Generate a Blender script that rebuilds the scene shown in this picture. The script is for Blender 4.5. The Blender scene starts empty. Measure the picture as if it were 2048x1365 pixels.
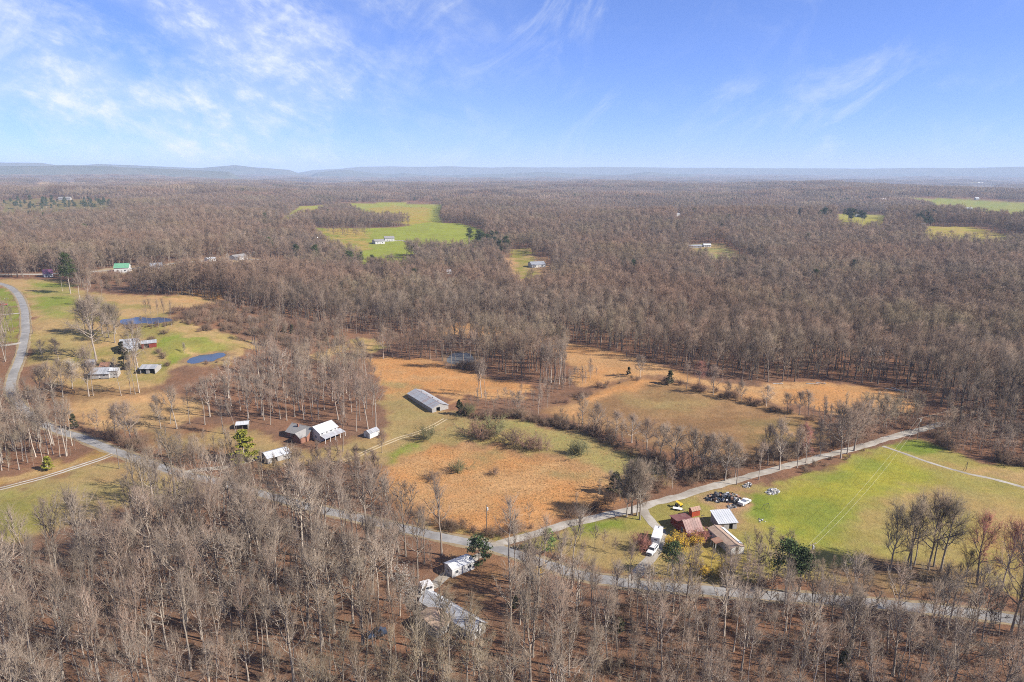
import bpy, math, random
import numpy as np
from mathutils import Vector, Matrix

# ------------------------------------------------------------------ camera, sky, sun, exposure
S = bpy.context.scene
COL = S.collection
CAM_H = 110.0
F_PX = 1365.0                       # focal length in photograph pixels (24 mm lens on a 36 mm wide frame)
PITCH = math.atan((682.5 - 336.0) / F_PX)
cam_data = bpy.data.cameras.new("camera")
cam_data.sensor_width = 36.0
cam_data.lens = 24.0
cam_data.clip_start = 1.0
cam_data.clip_end = 80000.0
cam = bpy.data.objects.new("camera", cam_data)
COL.objects.link(cam)
cam.location = (0, 0, CAM_H)
cam.rotation_euler = (math.pi / 2 - PITCH, 0, 0)
S.camera = cam

SUN_EL = math.radians(36.0)
SUN_AZ = math.radians(-17.0)        # measured from +X (right), negative is behind the camera
sun_dir = Vector((math.cos(SUN_EL) * math.cos(SUN_AZ), math.cos(SUN_EL) * math.sin(SUN_AZ), math.sin(SUN_EL)))

world = bpy.data.worlds.new("World")
S.world = world
world.use_nodes = True
wn, wl = world.node_tree.nodes, world.node_tree.links
wn.clear()
def W(t, **kw):
    n = wn.new(t)
    for k, v in kw.items():
        setattr(n, k, v)
    return n
BANK = 11.7
w_out = W('ShaderNodeOutputWorld')
w_bg = W('ShaderNodeBackground')
w_bg.inputs['Strength'].default_value = 0.09
w_sky = W('ShaderNodeTexSky', sky_type='NISHITA', sun_disc=False)
w_sky.sun_elevation = SUN_EL
w_sky.sun_rotation = math.atan2(sun_dir.x, sun_dir.y)
w_sky.altitude = 500
w_sky.air_density = 0.6
w_sky.dust_density = 0.3
w_sky.ozone_density = 10.0
w_hs = W('ShaderNodeHueSaturation')
w_hs.inputs['Hue'].default_value = 0.5
w_hs.inputs['Saturation'].default_value = 1.0
w_hs.inputs['Value'].default_value = 1.0
wl.new(w_sky.outputs['Color'], w_hs.inputs['Color'])
# thin cirrus: noise on a flat layer high above the ground
w_geo = W('ShaderNodeNewGeometry')
w_neg = W('ShaderNodeVectorMath', operation='SCALE'); w_neg.inputs['Scale'].default_value = -1.0
wl.new(w_geo.outputs['Incoming'], w_neg.inputs[0])
w_sep = W('ShaderNodeSeparateXYZ'); wl.new(w_neg.outputs[0], w_sep.inputs[0])
def cloud_layer(rot, scale, nscale, detail, rough, dist, lo, hi, seed):
    m = W('ShaderNodeMapping')
    m.vector_type = 'POINT'
    m.inputs['Rotation'].default_value = (0, math.radians(rot), 0)
    m.inputs['Location'].default_value = (seed, seed * 0.37, seed * 0.61)
    wl.new(w_neg.outputs[0], m.inputs['Vector'])
    m2 = W('ShaderNodeVectorMath', operation='MULTIPLY'); m2.inputs[1].default_value = scale
    wl.new(m.outputs[0], m2.inputs[0])
    n = W('ShaderNodeTexNoise')
    n.inputs['Scale'].default_value = nscale
    n.inputs['Detail'].default_value = detail
    n.inputs['Roughness'].default_value = rough
    n.inputs['Distortion'].default_value = dist
    wl.new(m2.outputs[0], n.inputs['Vector'])
    r = W('ShaderNodeMapRange', interpolation_type='SMOOTHSTEP')
    r.inputs['From Min'].default_value = lo
    r.inputs['From Max'].default_value = hi
    wl.new(n.outputs['Fac'], r.inputs['Value'])
    return r.outputs[0]
def wmath(op, a, b):
    n = W('ShaderNodeMath', operation=op)
    for i, v in enumerate((a, b)):
        if isinstance(v, (int, float)):
            n.inputs[i].default_value = v
        else:
            wl.new(v, n.inputs[i])
    n.use_clamp = True
    return n.outputs[0]
mack = cloud_layer(-24, (1.0, 1.0, 1.8), 15.0, 9, 0.66, 0.2, 0.38, 0.74, 3.1)      # mackerel ripples
fine = cloud_layer(-18, (1.0, 1.0, 1.8), 52.0, 5, 0.6, 0.2, 0.30, 0.66, 1.4)
bank = cloud_layer(-20, (1.0, 1.0, 2.0), 4.2, 4, 0.55, 0.2, 0.36, 0.62, BANK)
w_side = W('ShaderNodeMapRange', interpolation_type='SMOOTHSTEP')                   # the bank lies to the left, thinning to the right
w_side.inputs['From Min'].default_value = 0.08
w_side.inputs['From Max'].default_value = -0.42
wl.new(w_sep.outputs['X'], w_side.inputs['Value'])
wisp = cloud_layer(42, (1.0, 1.0, 2.2), 6.0, 9, 0.64, 0.9, 0.46, 0.80, 5.3)        # faint mare's tails
wispm = cloud_layer(0, (1.0, 1.0, 1.6), 3.0, 2, 0.5, 0.0, 0.34, 0.60, 2.2)
c1 = wmath('MULTIPLY', mack, wmath('ADD', wmath('MULTIPLY', fine, 0.6), 0.4))
c1 = wmath('MULTIPLY', c1, wmath('ADD', wmath('MULTIPLY', bank, 0.7), 0.45))
c1 = wmath('MULTIPLY', c1, w_side.outputs[0])
c2 = wmath('MULTIPLY', wmath('MULTIPLY', wisp, wispm), 0.55)
veil = wmath('MULTIPLY', wmath('MULTIPLY', bank, w_side.outputs[0]), 0.25)
call = wmath('ADD', wmath('ADD', c1, c2), veil)
call = wmath('MULTIPLY', call, 0.95)
w_mix = W('ShaderNodeMixRGB')
w_mix.inputs['Color2'].default_value = (4.3, 4.6, 5.0, 1)
wl.new(call, w_mix.inputs['Fac'])
w_tint = W('ShaderNodeMixRGB', blend_type='MULTIPLY')
w_tint.inputs['Fac'].default_value = 1.0
w_tint.inputs['Color2'].default_value = (1.20, 1.19, 1.60, 1)
w_gam = W('ShaderNodeGamma')
w_gam.inputs['Gamma'].default_value = 0.7
wl.new(w_hs.outputs['Color'], w_gam.inputs['Color'])
wl.new(w_gam.outputs[0], w_tint.inputs['Color1'])
wl.new(w_tint.outputs[0], w_mix.inputs['Color1'])
wl.new(w_mix.outputs[0], w_bg.inputs['Color'])
wl.new(w_bg.outputs[0], w_out.inputs['Surface'])

sun_data = bpy.data.lights.new("sun", 'SUN')
sun_data.energy = 4.8
sun_data.angle = math.radians(0.53)
sun_data.color = (1.0, 0.93, 0.82)
sun = bpy.data.objects.new("sun", sun_data)
COL.objects.link(sun)
sun.location = (300, -100, 400)
sun.rotation_euler = (-sun_dir).to_track_quat('-Z', 'Y').to_euler()

S.view_settings.view_transform = 'Standard'
S.view_settings.look = 'None'
S.view_settings.gamma = 1.0
S.view_settings.exposure = 1.23
S.view_settings.use_curve_mapping = False
S.render.engine = 'CYCLES'
S.cycles.max_bounces = 4
S.cycles.diffuse_bounces = 2
S.cycles.glossy_bounces = 2
S.cycles.transmission_bounces = 2
S.cycles.volume_bounces = 0
S.cycles.filter_width = 1.0
S.cycles.use_denoising = False
S.cycles.use_adaptive_sampling = False
S.cycles.adaptive_threshold = 0.01
HAZE = 7.5e-5
ALB = 0.79             # all measured surface colours are scaled to the exposure above

random.seed(7)
RNG = np.random.default_rng(11)

# ------------------------------------------------------------------ terrain height and pixel -> ground
def sstep(a, b, x):
    t = np.clip((np.asarray(x, float) - a) / (b - a), 0, 1)
    return t * t * (3 - 2 * t)
_perm = np.random.default_rng(5).random((256, 256))
def vnoise(x, y):
    x = np.asarray(x, float); y = np.asarray(y, float)
    xi = np.floor(x).astype(int); yi = np.floor(y).astype(int)
    fx = x - xi; fy = y - yi
    fx = fx * fx * (3 - 2 * fx); fy = fy * fy * (3 - 2 * fy)
    g = lambda a, b: _perm[a & 255, b & 255]
    return (g(xi, yi) * (1 - fx) * (1 - fy) + g(xi + 1, yi) * fx * (1 - fy)
            + g(xi, yi + 1) * (1 - fx) * fy + g(xi + 1, yi + 1) * fx * fy) * 2 - 1
def bump(x, y, cx, cy, rx, ry, h):
    return h * np.exp(-((x - cx) / rx) ** 2 - ((y - cy) / ry) ** 2)
def base_z(x, y):
    x = np.asarray(x, float); y = np.asarray(y, float)
    d = np.hypot(x, y)
    a = sstep(650, 2100, d) * 28 + sstep(2400, 8000, d) * 12
    z = a * (0.8 * vnoise(x / 1000 + 3.3, y / 520 + 1.7) + 0.4 * vnoise(x / 430 + 9.1, y / 300 + 4.2))
    r = x / np.maximum(y, 60)
    z = z - sstep(2600, 8000, d) * (62 - 22 * sstep(-0.15, -0.6, r))
    z = z + 19 * sstep(-0.20, -0.52, r) * sstep(255, 430, y) * (1 + 0.5 * sstep(2500, 7000, d))
    z = z + bump(x, y, 75, 372, 60, 45, 4.0) + bump(x, y, -185, 1330, 330, 300, 15.0)
    z = z + 0.35 * vnoise(x / 23, y / 23) * sstep(140, 240, d)
    return z
PONDS_W = []          # filled once pond outlines are known: (polygon, level)
def inside(poly, x, y):
    x = np.asarray(x, float); y = np.asarray(y, float)
    res = np.zeros(x.shape, bool)
    n = len(poly)
    for i in range(n):
        x1, y1 = poly[i]; x2, y2 = poly[(i + 1) % n]
        if y1 == y2:
            continue
        c = ((y1 > y) != (y2 > y)) & (x < (x2 - x1) * (y - y1) / (y2 - y1) + x1)
        res ^= c
    return res
def pdist(poly, x, y, closed=True):
    x = np.asarray(x, float); y = np.asarray(y, float)
    best = np.full(x.shape, 1e18)
    n = len(poly)
    for i in range(n if closed else n - 1):
        x1, y1 = poly[i]; x2, y2 = poly[(i + 1) % n]
        dx, dy = x2 - x1, y2 - y1
        L = dx * dx + dy * dy + 1e-9
        t = np.clip(((x - x1) * dx + (y - y1) * dy) / L, 0, 1)
        best = np.minimum(best, (x - x1 - t * dx) ** 2 + (y - y1 - t * dy) ** 2)
    return np.sqrt(best)
def sdist(poly, x, y):                      # positive inside
    d = pdist(poly, x, y)
    return np.where(inside(poly, x, y), d, -d)
def zt(x, y):
    x = np.asarray(x, float); y = np.asarray(y, float)
    z = base_z(x, y)
    for poly, lev in PONDS_W:
        pa = np.array(poly)
        bb = (x > pa[:, 0].min() - 15) & (x < pa[:, 0].max() + 15) & (y > pa[:, 1].min() - 15) & (y < pa[:, 1].max() + 15)
        if not np.any(bb): continue
        s = sdist(poly, x[bb], y[bb])
        k = sstep(-14, -1, s)
        z[bb] = z[bb] * (1 - k) + (lev + 0.25) * k - 1.3 * sstep(-0.6, 2.0, s)
    return z
def zs(x, y):
    return float(zt(np.array([x]), np.array([y]))[0])
_cp, _sp = math.cos(PITCH), math.sin(PITCH)
def ray(px, py):
    u = (px - 1024.0) / F_PX; v = (py - 682.5) / F_PX
    return np.array([u, _cp - v * _sp, -_sp - v * _cp])
_ts = 70 * np.exp(np.linspace(0, math.log(30000 / 70), 300))
def at(px, py):
    r = ray(px, py)
    ts = _ts
    for _ in range(4):
        h = CAM_H + r[2] * ts - zt(r[0] * ts, r[1] * ts)
        k = int(np.argmax(h < 0))
        if h[k] >= 0: k = len(ts) - 1
        ts = np.linspace(ts[max(k - 1, 0)], ts[k], 14)
    b = float(ts[-1])
    return np.array([r[0] * b, r[1] * b, zs(r[0] * b, r[1] * b)])
def height_at(p, py):                       # height above p whose image row is py
    # solve z for point (p.x,p.y,z) projecting on row py
    v = (py - 682.5) / F_PX
    # depth = y*cp - (z-H)*sp ; down = -(y*sp... )
    x, y, z0 = p
    # cam coords: fwd = y*cp - (z-H)*sp ; up = y*sp + (z-H)*cp ; v = -up/fwd
    zz = (-v * y * _cp - y * _sp) / (_cp - v * _sp)
    return CAM_H + zz - z0
def project(x, y, z):
    x = np.asarray(x, float); y = np.asarray(y, float); z = np.asarray(z, float) - CAM_H
    f = y * _cp - z * _sp; u = y * _sp + z * _cp
    f = np.where(f < 1, 1, f)
    return 1024 + F_PX * x / f, 682.5 - F_PX * u / f
def W2(poly):
    return [tuple(at(px, py)[:2]) for px, py in poly]

# ------------------------------------------------------------------ tagging helpers
def tag(o, label=None, cat=None, group=None, kind=None):
    if label: o['label'] = label
    if cat: o['category'] = cat
    if group: o['group'] = group
    if kind: o['kind'] = kind
    return o
def mesh_np(name, V, quads=None, tris=None):
    me = bpy.data.meshes.new(name)
    V = np.asarray(V, np.float32).reshape(-1, 3)
    fl = []
    starts = []
    tot = 0
    if quads is not None and len(quads):
        q = np.asarray(quads, np.int32).reshape(-1, 4)
        fl.append(q.ravel()); starts.append(tot + np.arange(len(q)) * 4); tot += q.size
    if tris is not None and len(tris):
        t = np.asarray(tris, np.int32).reshape(-1, 3)
        fl.append(t.ravel()); starts.append(tot + np.arange(len(t)) * 3); tot += t.size
    loops = np.concatenate(fl); starts = np.concatenate(starts)
    me.vertices.add(len(V)); me.vertices.foreach_set('co', V.ravel())
    me.loops.add(len(loops)); me.loops.foreach_set('vertex_index', loops.astype(np.int32))
    me.polygons.add(len(starts)); me.polygons.foreach_set('loop_start', starts.astype(np.int32))
    me.update(calc_edges=True)
    return me
def link(name, me, mat=None, parent=None, loc=None, rz=None):
    o = bpy.data.objects.new(name, me)
    if me is not None and mat is not None:
        if len(me.materials) == 0:
            me.materials.append(mat)
    COL.objects.link(o)
    if parent is not None: o.parent = parent
    if loc is not None: o.location = loc
    if rz is not None: o.rotation_euler = (0, 0, rz)
    return o
class MB:
    """collects simple shapes into one mesh"""
    def __init__(s): s.v = []; s.f = []
    def add(s, vs, fs):
        n = len(s.v); s.v += [tuple(map(float, v)) for v in vs]; s.f += [tuple(i + n for i in f) for f in fs]
    def box(s, x0, x1, y0, y1, z0, z1):
        s.add([(x0,y0,z0),(x1,y0,z0),(x1,y1,z0),(x0,y1,z0),(x0,y0,z1),(x1,y0,z1),(x1,y1,z1),(x0,y1,z1)],
              [(0,3,2,1),(4,5,6,7),(0,1,5,4),(1,2,6,5),(2,3,7,6),(3,0,4,7)])
    def prism(s, poly, d, axis='x', o=0.0):
        """poly in the two other axes, extruded from o to o+d along axis"""
        n = len(poly)
        def P(a, b, t):
            return (t, a, b) if axis == 'x' else ((a, t, b) if axis == 'y' else (a, b, t))
        vs = [P(a, b, o) for a, b in poly] + [P(a, b, o + d) for a, b in poly]
        fs = [tuple(range(n))[::-1], tuple(range(n, 2 * n))] + [(i, (i + 1) % n, n + (i + 1) % n, n + i) for i in range(n)]
        s.add(vs, fs)
    def hexa(s, lo, hi):
        s.add(list(lo) + list(hi), [(0,3,2,1),(4,5,6,7),(0,1,5,4),(1,2,6,5),(2,3,7,6),(3,0,4,7)])
    def cyl(s, p, q, r0, r1, n=8):
        p = Vector(p); q = Vector(q); d = (q - p).normalized()
        u = d.orthogonal().normalized(); w = d.cross(u)
        vs = []
        for c, r in ((p, r0), (q, r1)):
            for i in range(n):
                a = 2 * math.pi * i / n
                vs.append(c + u * (math.cos(a) * r) + w * (math.sin(a) * r))
        s.add(vs, [(i, (i + 1) % n, n + (i + 1) % n, n + i) for i in range(n)] + [tuple(range(n))[::-1], tuple(range(n, 2 * n))])
    def build(s, name, mat, parent=None, loc=None, rz=None, smooth=False):
        me = bpy.data.meshes.new(name); me.from_pydata(s.v, [], s.f)
        if smooth:
            for p in me.polygons: p.use_smooth = True
        me.update()
        return link(name, me, mat, parent, loc, rz)
def empty(name, loc=(0, 0, 0), rz=0.0):
    o = bpy.data.objects.new(name, None); COL.objects.link(o)
    o.location = loc; o.rotation_euler = (0, 0, rz); o.empty_display_size = 0.5
    return o

# ------------------------------------------------------------------ materials
def lin(r, g, b):
    f = lambda c: ((c / 255 + 0.055) / 1.055) ** 2.4 if c > 10 else c / 255 / 12.92
    return (f(r), f(g), f(b), 1)
class NT:
    def __init__(s, name):
        s.m = bpy.data.materials.new(name); s.m.use_nodes = True
        s.n = s.m.node_tree.nodes; s.l = s.m.node_tree.links
        s.b = s.n['Principled BSDF']
        s.b.inputs['Roughness'].default_value = 0.85
        s.b.inputs['Specular IOR Level'].default_value = 0.2
    def N(s, t, ins=None, **kw):
        n = s.n.new(t)
        for k, v in kw.items(): setattr(n, k, v)
        for k, v in (ins or {}).items():
            if hasattr(v, 'is_output'): s.l.new(v, n.inputs[k])
            else: n.inputs[k].default_value = v
        return n
    def noise(s, scale, detail=4, rough=0.6, vec=None, dist=0.0):
        n = s.N('ShaderNodeTexNoise', {'Scale': scale, 'Detail': detail, 'Roughness': rough, 'Distortion': dist})
        if vec is not None: s.l.new(vec, n.inputs['Vector'])
        return n.outputs['Fac']
    def rng(s, v, a, b, c, d):
        return s.N('ShaderNodeMapRange', {'Value': v, 'From Min': a, 'From Max': b, 'To Min': c, 'To Max': d}).outputs[0]
    def mix(s, f, a, b, mode='MIX'):
        return s.N('ShaderNodeMixRGB', {'Fac': f, 'Color1': a, 'Color2': b}, blend_type=mode).outputs[0]
    def math(s, op, a, b=0.0):
        return s.N('ShaderNodeMath', {0: a, 1: b}, operation=op).outputs[0]
    def bump(s, h, strength=0.5, dist=0.1):
        n = s.N('ShaderNodeBump', {'Height': h, 'Strength': strength, 'Distance': dist})
        s.l.new(n.outputs[0], s.b.inputs['Normal'])
    def base(s, c):
        c = s.mix(1.0, c, (ALB, ALB, ALB, 1), 'MULTIPLY')
        s.l.new(c, s.b.inputs['Base Color']); return s.m
    def geo(s): return s.N('ShaderNodeNewGeometry').outputs['Position']
    def obj(s): return s.N('ShaderNodeTexCoord').outputs['Object']
    def rand(s): return s.N('ShaderNodeObjectInfo').outputs['Random']
def m_var(name, c1, c2, scale=1.5, rough=0.85, perobj=0.25, spec=0.2, metal=0.0, bump=0.0, bscale=None):
    t = NT(name)
    f = t.noise(scale, 5, 0.65, t.obj())
    c = t.mix(t.rng(f, 0.3, 0.7, 0, 1), c1, c2)
    if perobj:
        k = t.rng(t.rand(), 0, 1, 1 - perobj, 1 + perobj)
        kk = t.N('ShaderNodeCombineXYZ', {0: k, 1: k, 2: k}).outputs[0]
        c = t.mix(1.0, c, kk, 'MULTIPLY')
    t.b.inputs['Roughness'].default_value = rough
    t.b.inputs['Specular IOR Level'].default_value = spec
    t.b.inputs['Metallic'].default_value = metal
    if bump: t.bump(t.noise(bscale or scale * 6, 4, 0.6, t.obj()), bump, 0.05)
    return t.base(c)
def m_metal_roof(name, c1, c2, rust=(0.16, 0.07, 0.035, 1), rustamt=0.3, spec=0.5, rough=0.45, perobj=0.2):
    t = NT(name)
    pos = t.obj()
    st = t.N('ShaderNodeMapping', {'Vector': pos, 'Scale': (1.0, 0.35, 1.0)}).outputs[0]
    c = t.mix(t.rng(t.noise(0.9, 5, 0.7, st), 0.35, 0.65, 0, 1), c1, c2)
    r = t.rng(t.math('ADD', t.noise(0.55, 6, 0.72, st), t.rng(t.rand(), 0, 1, -0.12, 0.12)), 0.62 - rustamt * 0.3, 0.75, 0, 1)
    c = t.mix(t.math('MULTIPLY', r, min(1.0, rustamt * 2)), c, rust)
    if perobj:
        k = t.rng(t.rand(), 0, 1, 1 - perobj, 1 + perobj)
        c = t.mix(1.0, c, t.N('ShaderNodeCombineXYZ', {0: k, 1: k, 2: k}).outputs[0], 'MULTIPLY')
    t.b.inputs['Roughness'].default_value = rough
    t.b.inputs['Specular IOR Level'].default_value = spec
    wv = t.N('ShaderNodeTexWave', {'Vector': pos, 'Scale': 2.2, 'Distortion': 0.0}, bands_direction='X').outputs['Fac']
    t.bump(wv, 0.35, 0.05)
    return t.base(c)
def m_bark(name, c1, c2, tint=(0.30, 0.19, 0.16, 1), tintamt=0.35, world_scale=0.004, tint2=None):
    t = NT(name)
    loc = t.N('ShaderNodeObjectInfo')
    rnd = loc.outputs['Random']
    # stands of different species: a broad drift of colour over the land plus tree to tree variety
    drift = t.rng(t.noise(world_scale, 4, 0.62, loc.outputs['Location']), 0.33, 0.67, 0, 1)
    f = t.math('ADD', t.math('MULTIPLY', rnd, 0.45), t.math('MULTIPLY', drift, 0.55))
    c = t.mix(f, c1, c2)
    warm = t.rng(t.noise(world_scale * 1.7, 3, 0.6, t.N('ShaderNodeVectorMath', {0: loc.outputs['Location'], 1: (900.0, 400.0, 0.0)}, operation='ADD').outputs[0]), 0.45, 0.65, 0, 1)
    c = t.mix(t.math('MULTIPLY', warm, tintamt), c, tint)
    if tint2:
        w2_ = t.rng(t.noise(world_scale * 2.3, 3, 0.6, t.N('ShaderNodeVectorMath', {0: loc.outputs['Location'], 1: (-300.0, 1700.0, 0.0)}, operation='ADD').outputs[0]), 0.52, 0.68, 0, 1)
        c = t.mix(t.math('MULTIPLY', w2_, 0.6), c, tint2)
    rr = t.math('FRACT', t.math('MULTIPLY', rnd, 17.31))
    c = t.mix(t.math('MULTIPLY', t.rng(rr, 0.55, 1.0, 0, 1), tintamt), c, tint)
    k = t.rng(t.math('FRACT', t.math('MULTIPLY', rnd, 53.7)), 0, 1, 0.72, 1.25)
    c = t.mix(1.0, c, t.N('ShaderNodeCombineXYZ', {0: k, 1: k, 2: k}).outputs[0], 'MULTIPLY')
    return t.base(c)
M = {}
M['bark'] = m_bark('bark', (0.17, 0.14, 0.116, 1), (0.50, 0.435, 0.365, 1), tintamt=0.1)
M['twig'] = m_bark('twig', (0.140, 0.106, 0.082, 1), (0.345, 0.272, 0.208, 1), tint=(0.25, 0.15, 0.108, 1), tintamt=0.45, tint2=(0.24, 0.20, 0.115, 1))
M['dark_bark'] = m_bark('dark_bark', (0.085, 0.066, 0.052, 1), (0.26, 0.215, 0.172, 1), tintamt=0.1)
M['shaded_twig'] = m_bark('shaded_twig', (0.105, 0.077, 0.058, 1), (0.30, 0.228, 0.168, 1), tint=(0.235, 0.138, 0.092, 1), tintamt=0.6, tint2=(0.255, 0.205, 0.118, 1), world_scale=0.0032)  # darker copy of twig: self-shadow of the dense canopy put into the colour
M['red_twig'] = m_bark('red_twig', (0.30, 0.12, 0.09, 1), (0.34, 0.16, 0.13, 1), tint=(0.42, 0.13, 0.10, 1))
M['brush'] = m_bark('brush', (0.15, 0.098, 0.068, 1), (0.245, 0.175, 0.115, 1), tint=(0.2, 0.10, 0.07, 1), tintamt=0.5, world_scale=0.01)
M['olive_brush'] = m_bark('olive_brush', (0.15, 0.13, 0.06, 1), (0.20, 0.19, 0.10, 1), tint=(0.12, 0.13, 0.05, 1))
M['dry_grass'] = m_bark('dry_grass', (0.40, 0.205, 0.08, 1), (0.47, 0.28, 0.125, 1), tint=(0.40, 0.31, 0.15, 1), tintamt=0.5, world_scale=0.03)
M['pine'] = m_bark('pine_needles', (0.035, 0.06, 0.018, 1), (0.06, 0.085, 0.025, 1), tint=(0.09, 0.10, 0.03, 1))
M['cedar'] = m_bark('cedar_leaves', (0.22, 0.23, 0.03, 1), (0.30, 0.29, 0.04, 1), tint=(0.30, 0.25, 0.03, 1))
M['darkcedar'] = m_bark('dark_cedar_leaves', (0.06, 0.065, 0.028, 1), (0.09, 0.085, 0.035, 1), tint=(0.1, 0.085, 0.035, 1))
M['magnolia'] = m_var('magnolia_leaves', (0.03, 0.055, 0.012, 1), (0.07, 0.11, 0.025, 1), 3, 0.4, 0.1, 0.5)
M['newleaf'] = m_var('fresh_leaves', (0.12, 0.22, 0.04, 1), (0.2, 0.32, 0.08, 1), 2, 0.6, 0.1)
M['blossom'] = m_var('blossom', (0.40, 0.38, 0.34, 1), (0.52, 0.50, 0.46, 1), 2, 0.8, 0.05)
M['forsythia'] = m_var('forsythia_flowers', (0.68, 0.42, 0.03, 1), (0.80, 0.55, 0.06, 1), 2, 0.8, 0.05)
def m_road(name, c1, c2, c3):
    t = NT(name); p = t.geo()
    c = t.mix(t.rng(t.noise(0.13, 5, 0.7, p), 0.38, 0.62, 0, 1), c1, c2)
    c = t.mix(t.math('MULTIPLY', t.rng(t.noise(0.9, 6, 0.75, p), 0.5, 0.68, 0, 1), 0.6), c, c3)
    t.b.inputs['Roughness'].default_value = 0.95; t.b.inputs['Specular IOR Level'].default_value = 0.1
    t.bump(t.noise(6, 4, 0.7, p), 0.3, 0.05)
    return t.base(c)
M['asphalt'] = m_road('asphalt', (0.20, 0.193, 0.188, 1), (0.30, 0.29, 0.28, 1), (0.155, 0.145, 0.135, 1))
M['gravel'] = m_road('gravel', (0.27, 0.24, 0.20, 1), (0.41, 0.38, 0.335, 1), (0.24, 0.19, 0.135, 1))
M['dirt'] = m_var('dirt', (0.33, 0.26, 0.155, 1), (0.42, 0.34, 0.22, 1), 0.5, 0.95, 0, 0.1, 0, 0.3, 5)
M['shoulder'] = m_var('road_shoulder', (0.20, 0.145, 0.085, 1), (0.30, 0.24, 0.15, 1), 0.5, 0.95, 0, 0.1, 0, 0.3, 5)
M['stone'] = m_var('stone', (0.25, 0.24, 0.22, 1), (0.55, 0.53, 0.5, 1), 1.5, 0.9, 0.2)
M['tin'] = m_metal_roof('galvanised_roof', (0.30, 0.32, 0.35, 1), (0.42, 0.44, 0.47, 1), rustamt=0.55)
M['tin_clean'] = m_metal_roof('pale_metal_roof', (0.44, 0.46, 0.48, 1), (0.54, 0.55, 0.57, 1), rustamt=0.06, perobj=0.07)
M['tin_white'] = m_metal_roof('white_metal_roof', (0.55, 0.56, 0.58, 1), (0.64, 0.65, 0.66, 1), rustamt=0.03, perobj=0.05)
M['tin_grey'] = m_metal_roof('grey_metal_roof', (0.27, 0.28, 0.30, 1), (0.38, 0.39, 0.41, 1), rustamt=0.15)
M['tin_red'] = m_metal_roof('faded_red_roof', (0.135, 0.045, 0.035, 1), (0.21, 0.09, 0.072, 1), rust=(0.3, 0.2, 0.17, 1), rustamt=0.25)
M['tin_rust'] = m_metal_roof('rusty_roof', (0.24, 0.12, 0.07, 1), (0.33, 0.19, 0.12, 1), rustamt=0.4)
M['tin_green'] = m_metal_roof('green_metal_roof', (0.10, 0.26, 0.15, 1), (0.13, 0.31, 0.19, 1), rustamt=0.02, perobj=0.05)
M['tin_purple'] = m_metal_roof('maroon_metal_roof', (0.13, 0.045, 0.085, 1), (0.17, 0.06, 0.11, 1), rustamt=0.02, perobj=0.05)
M['shingle'] = m_var('grey_shingles', (0.20, 0.19, 0.185, 1), (0.29, 0.28, 0.27, 1), 2.5, 0.9, 0.08, 0.15, 0, 0.4, 20)
M['shingle_brown'] = m_var('brown_shingles', (0.28, 0.19, 0.14, 1), (0.40, 0.30, 0.23, 1), 1.2, 0.9, 0.08, 0.15, 0, 0.4, 20)
M['siding_white'] = m_var('white_siding', (0.50, 0.50, 0.49, 1), (0.62, 0.61, 0.60, 1), 1.0, 0.7, 0.05)
M['siding_grey'] = m_var('weathered_grey_boards', (0.27, 0.26, 0.25, 1), (0.42, 0.40, 0.38, 1), 1.6, 0.9, 0.1)
M['siding_bright'] = m_var('bright_red_boards', (0.30, 0.045, 0.02, 1), (0.40, 0.075, 0.03, 1), 1.3, 0.85, 0.1)
M['siding_red'] = m_var('red_boards', (0.17, 0.03, 0.02, 1), (0.25, 0.055, 0.035, 1), 1.3, 0.85, 0.1)
M['brick'] = m_var('brick_wall', (0.22, 0.10, 0.07, 1), (0.30, 0.16, 0.11, 1), 2.2, 0.9, 0.08)
M['wood'] = m_var('weathered_wood', (0.15, 0.12, 0.095, 1), (0.26, 0.22, 0.18, 1), 1.5, 0.9, 0.2)
M['dark'] = m_var('dark_paint', (0.03, 0.03, 0.035, 1), (0.06, 0.06, 0.065, 1), 2, 0.6, 0.1)
M['trim'] = m_var('white_trim', (0.7, 0.7, 0.68, 1), (0.8, 0.8, 0.78, 1), 2, 0.6, 0)
M['paint_white'] = m_var('white_vehicle_paint', (0.62, 0.62, 0.63, 1), (0.70, 0.70, 0.70, 1), 0.8, 0.3, 0, 0.5)
M['paint_blue'] = m_var('dark_blue_paint', (0.035, 0.05, 0.085, 1), (0.05, 0.07, 0.11, 1), 0.8, 0.3, 0, 0.5)
M['paint_yellow'] = m_var('yellow_paint', (0.62, 0.42, 0.03, 1), (0.72, 0.5, 0.05, 1), 0.8, 0.4, 0, 0.4)
M['paint_red'] = m_var('red_vehicle_paint', (0.35, 0.03, 0.02, 1), (0.42, 0.05, 0.03, 1), 0.8, 0.3, 0, 0.5)
M['rubber'] = m_var('tyre_rubber', (0.02, 0.02, 0.02, 1), (0.04, 0.04, 0.04, 1), 4, 0.9, 0)
M['steel'] = m_var('bare_steel', (0.35, 0.35, 0.36, 1), (0.5, 0.5, 0.51, 1), 2, 0.4, 0.1, 0.5, 0.6)
M['scrap'] = m_var('scrap_metal', (0.05, 0.045, 0.045, 1), (0.30, 0.29, 0.28, 1), 1.1, 0.7, 0.4)
M['glass'] = m_var('window_glass', (0.03, 0.04, 0.05, 1), (0.05, 0.06, 0.08, 1), 1, 0.08, 0, 0.6)
M['hide'] = m_var('cattle_hide', (0.03, 0.02, 0.018, 1), (0.07, 0.04, 0.03, 1), 1, 0.8, 0.3)
M['flag'] = m_var('transformer_grey', (0.5, 0.52, 0.53, 1), (0.6, 0.62, 0.63, 1), 3, 0.5, 0)
M['wire'] = m_var('power_line_metal', (0.55, 0.52, 0.4, 1), (0.65, 0.62, 0.5, 1), 1, 0.4, 0, 0.5)
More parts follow.
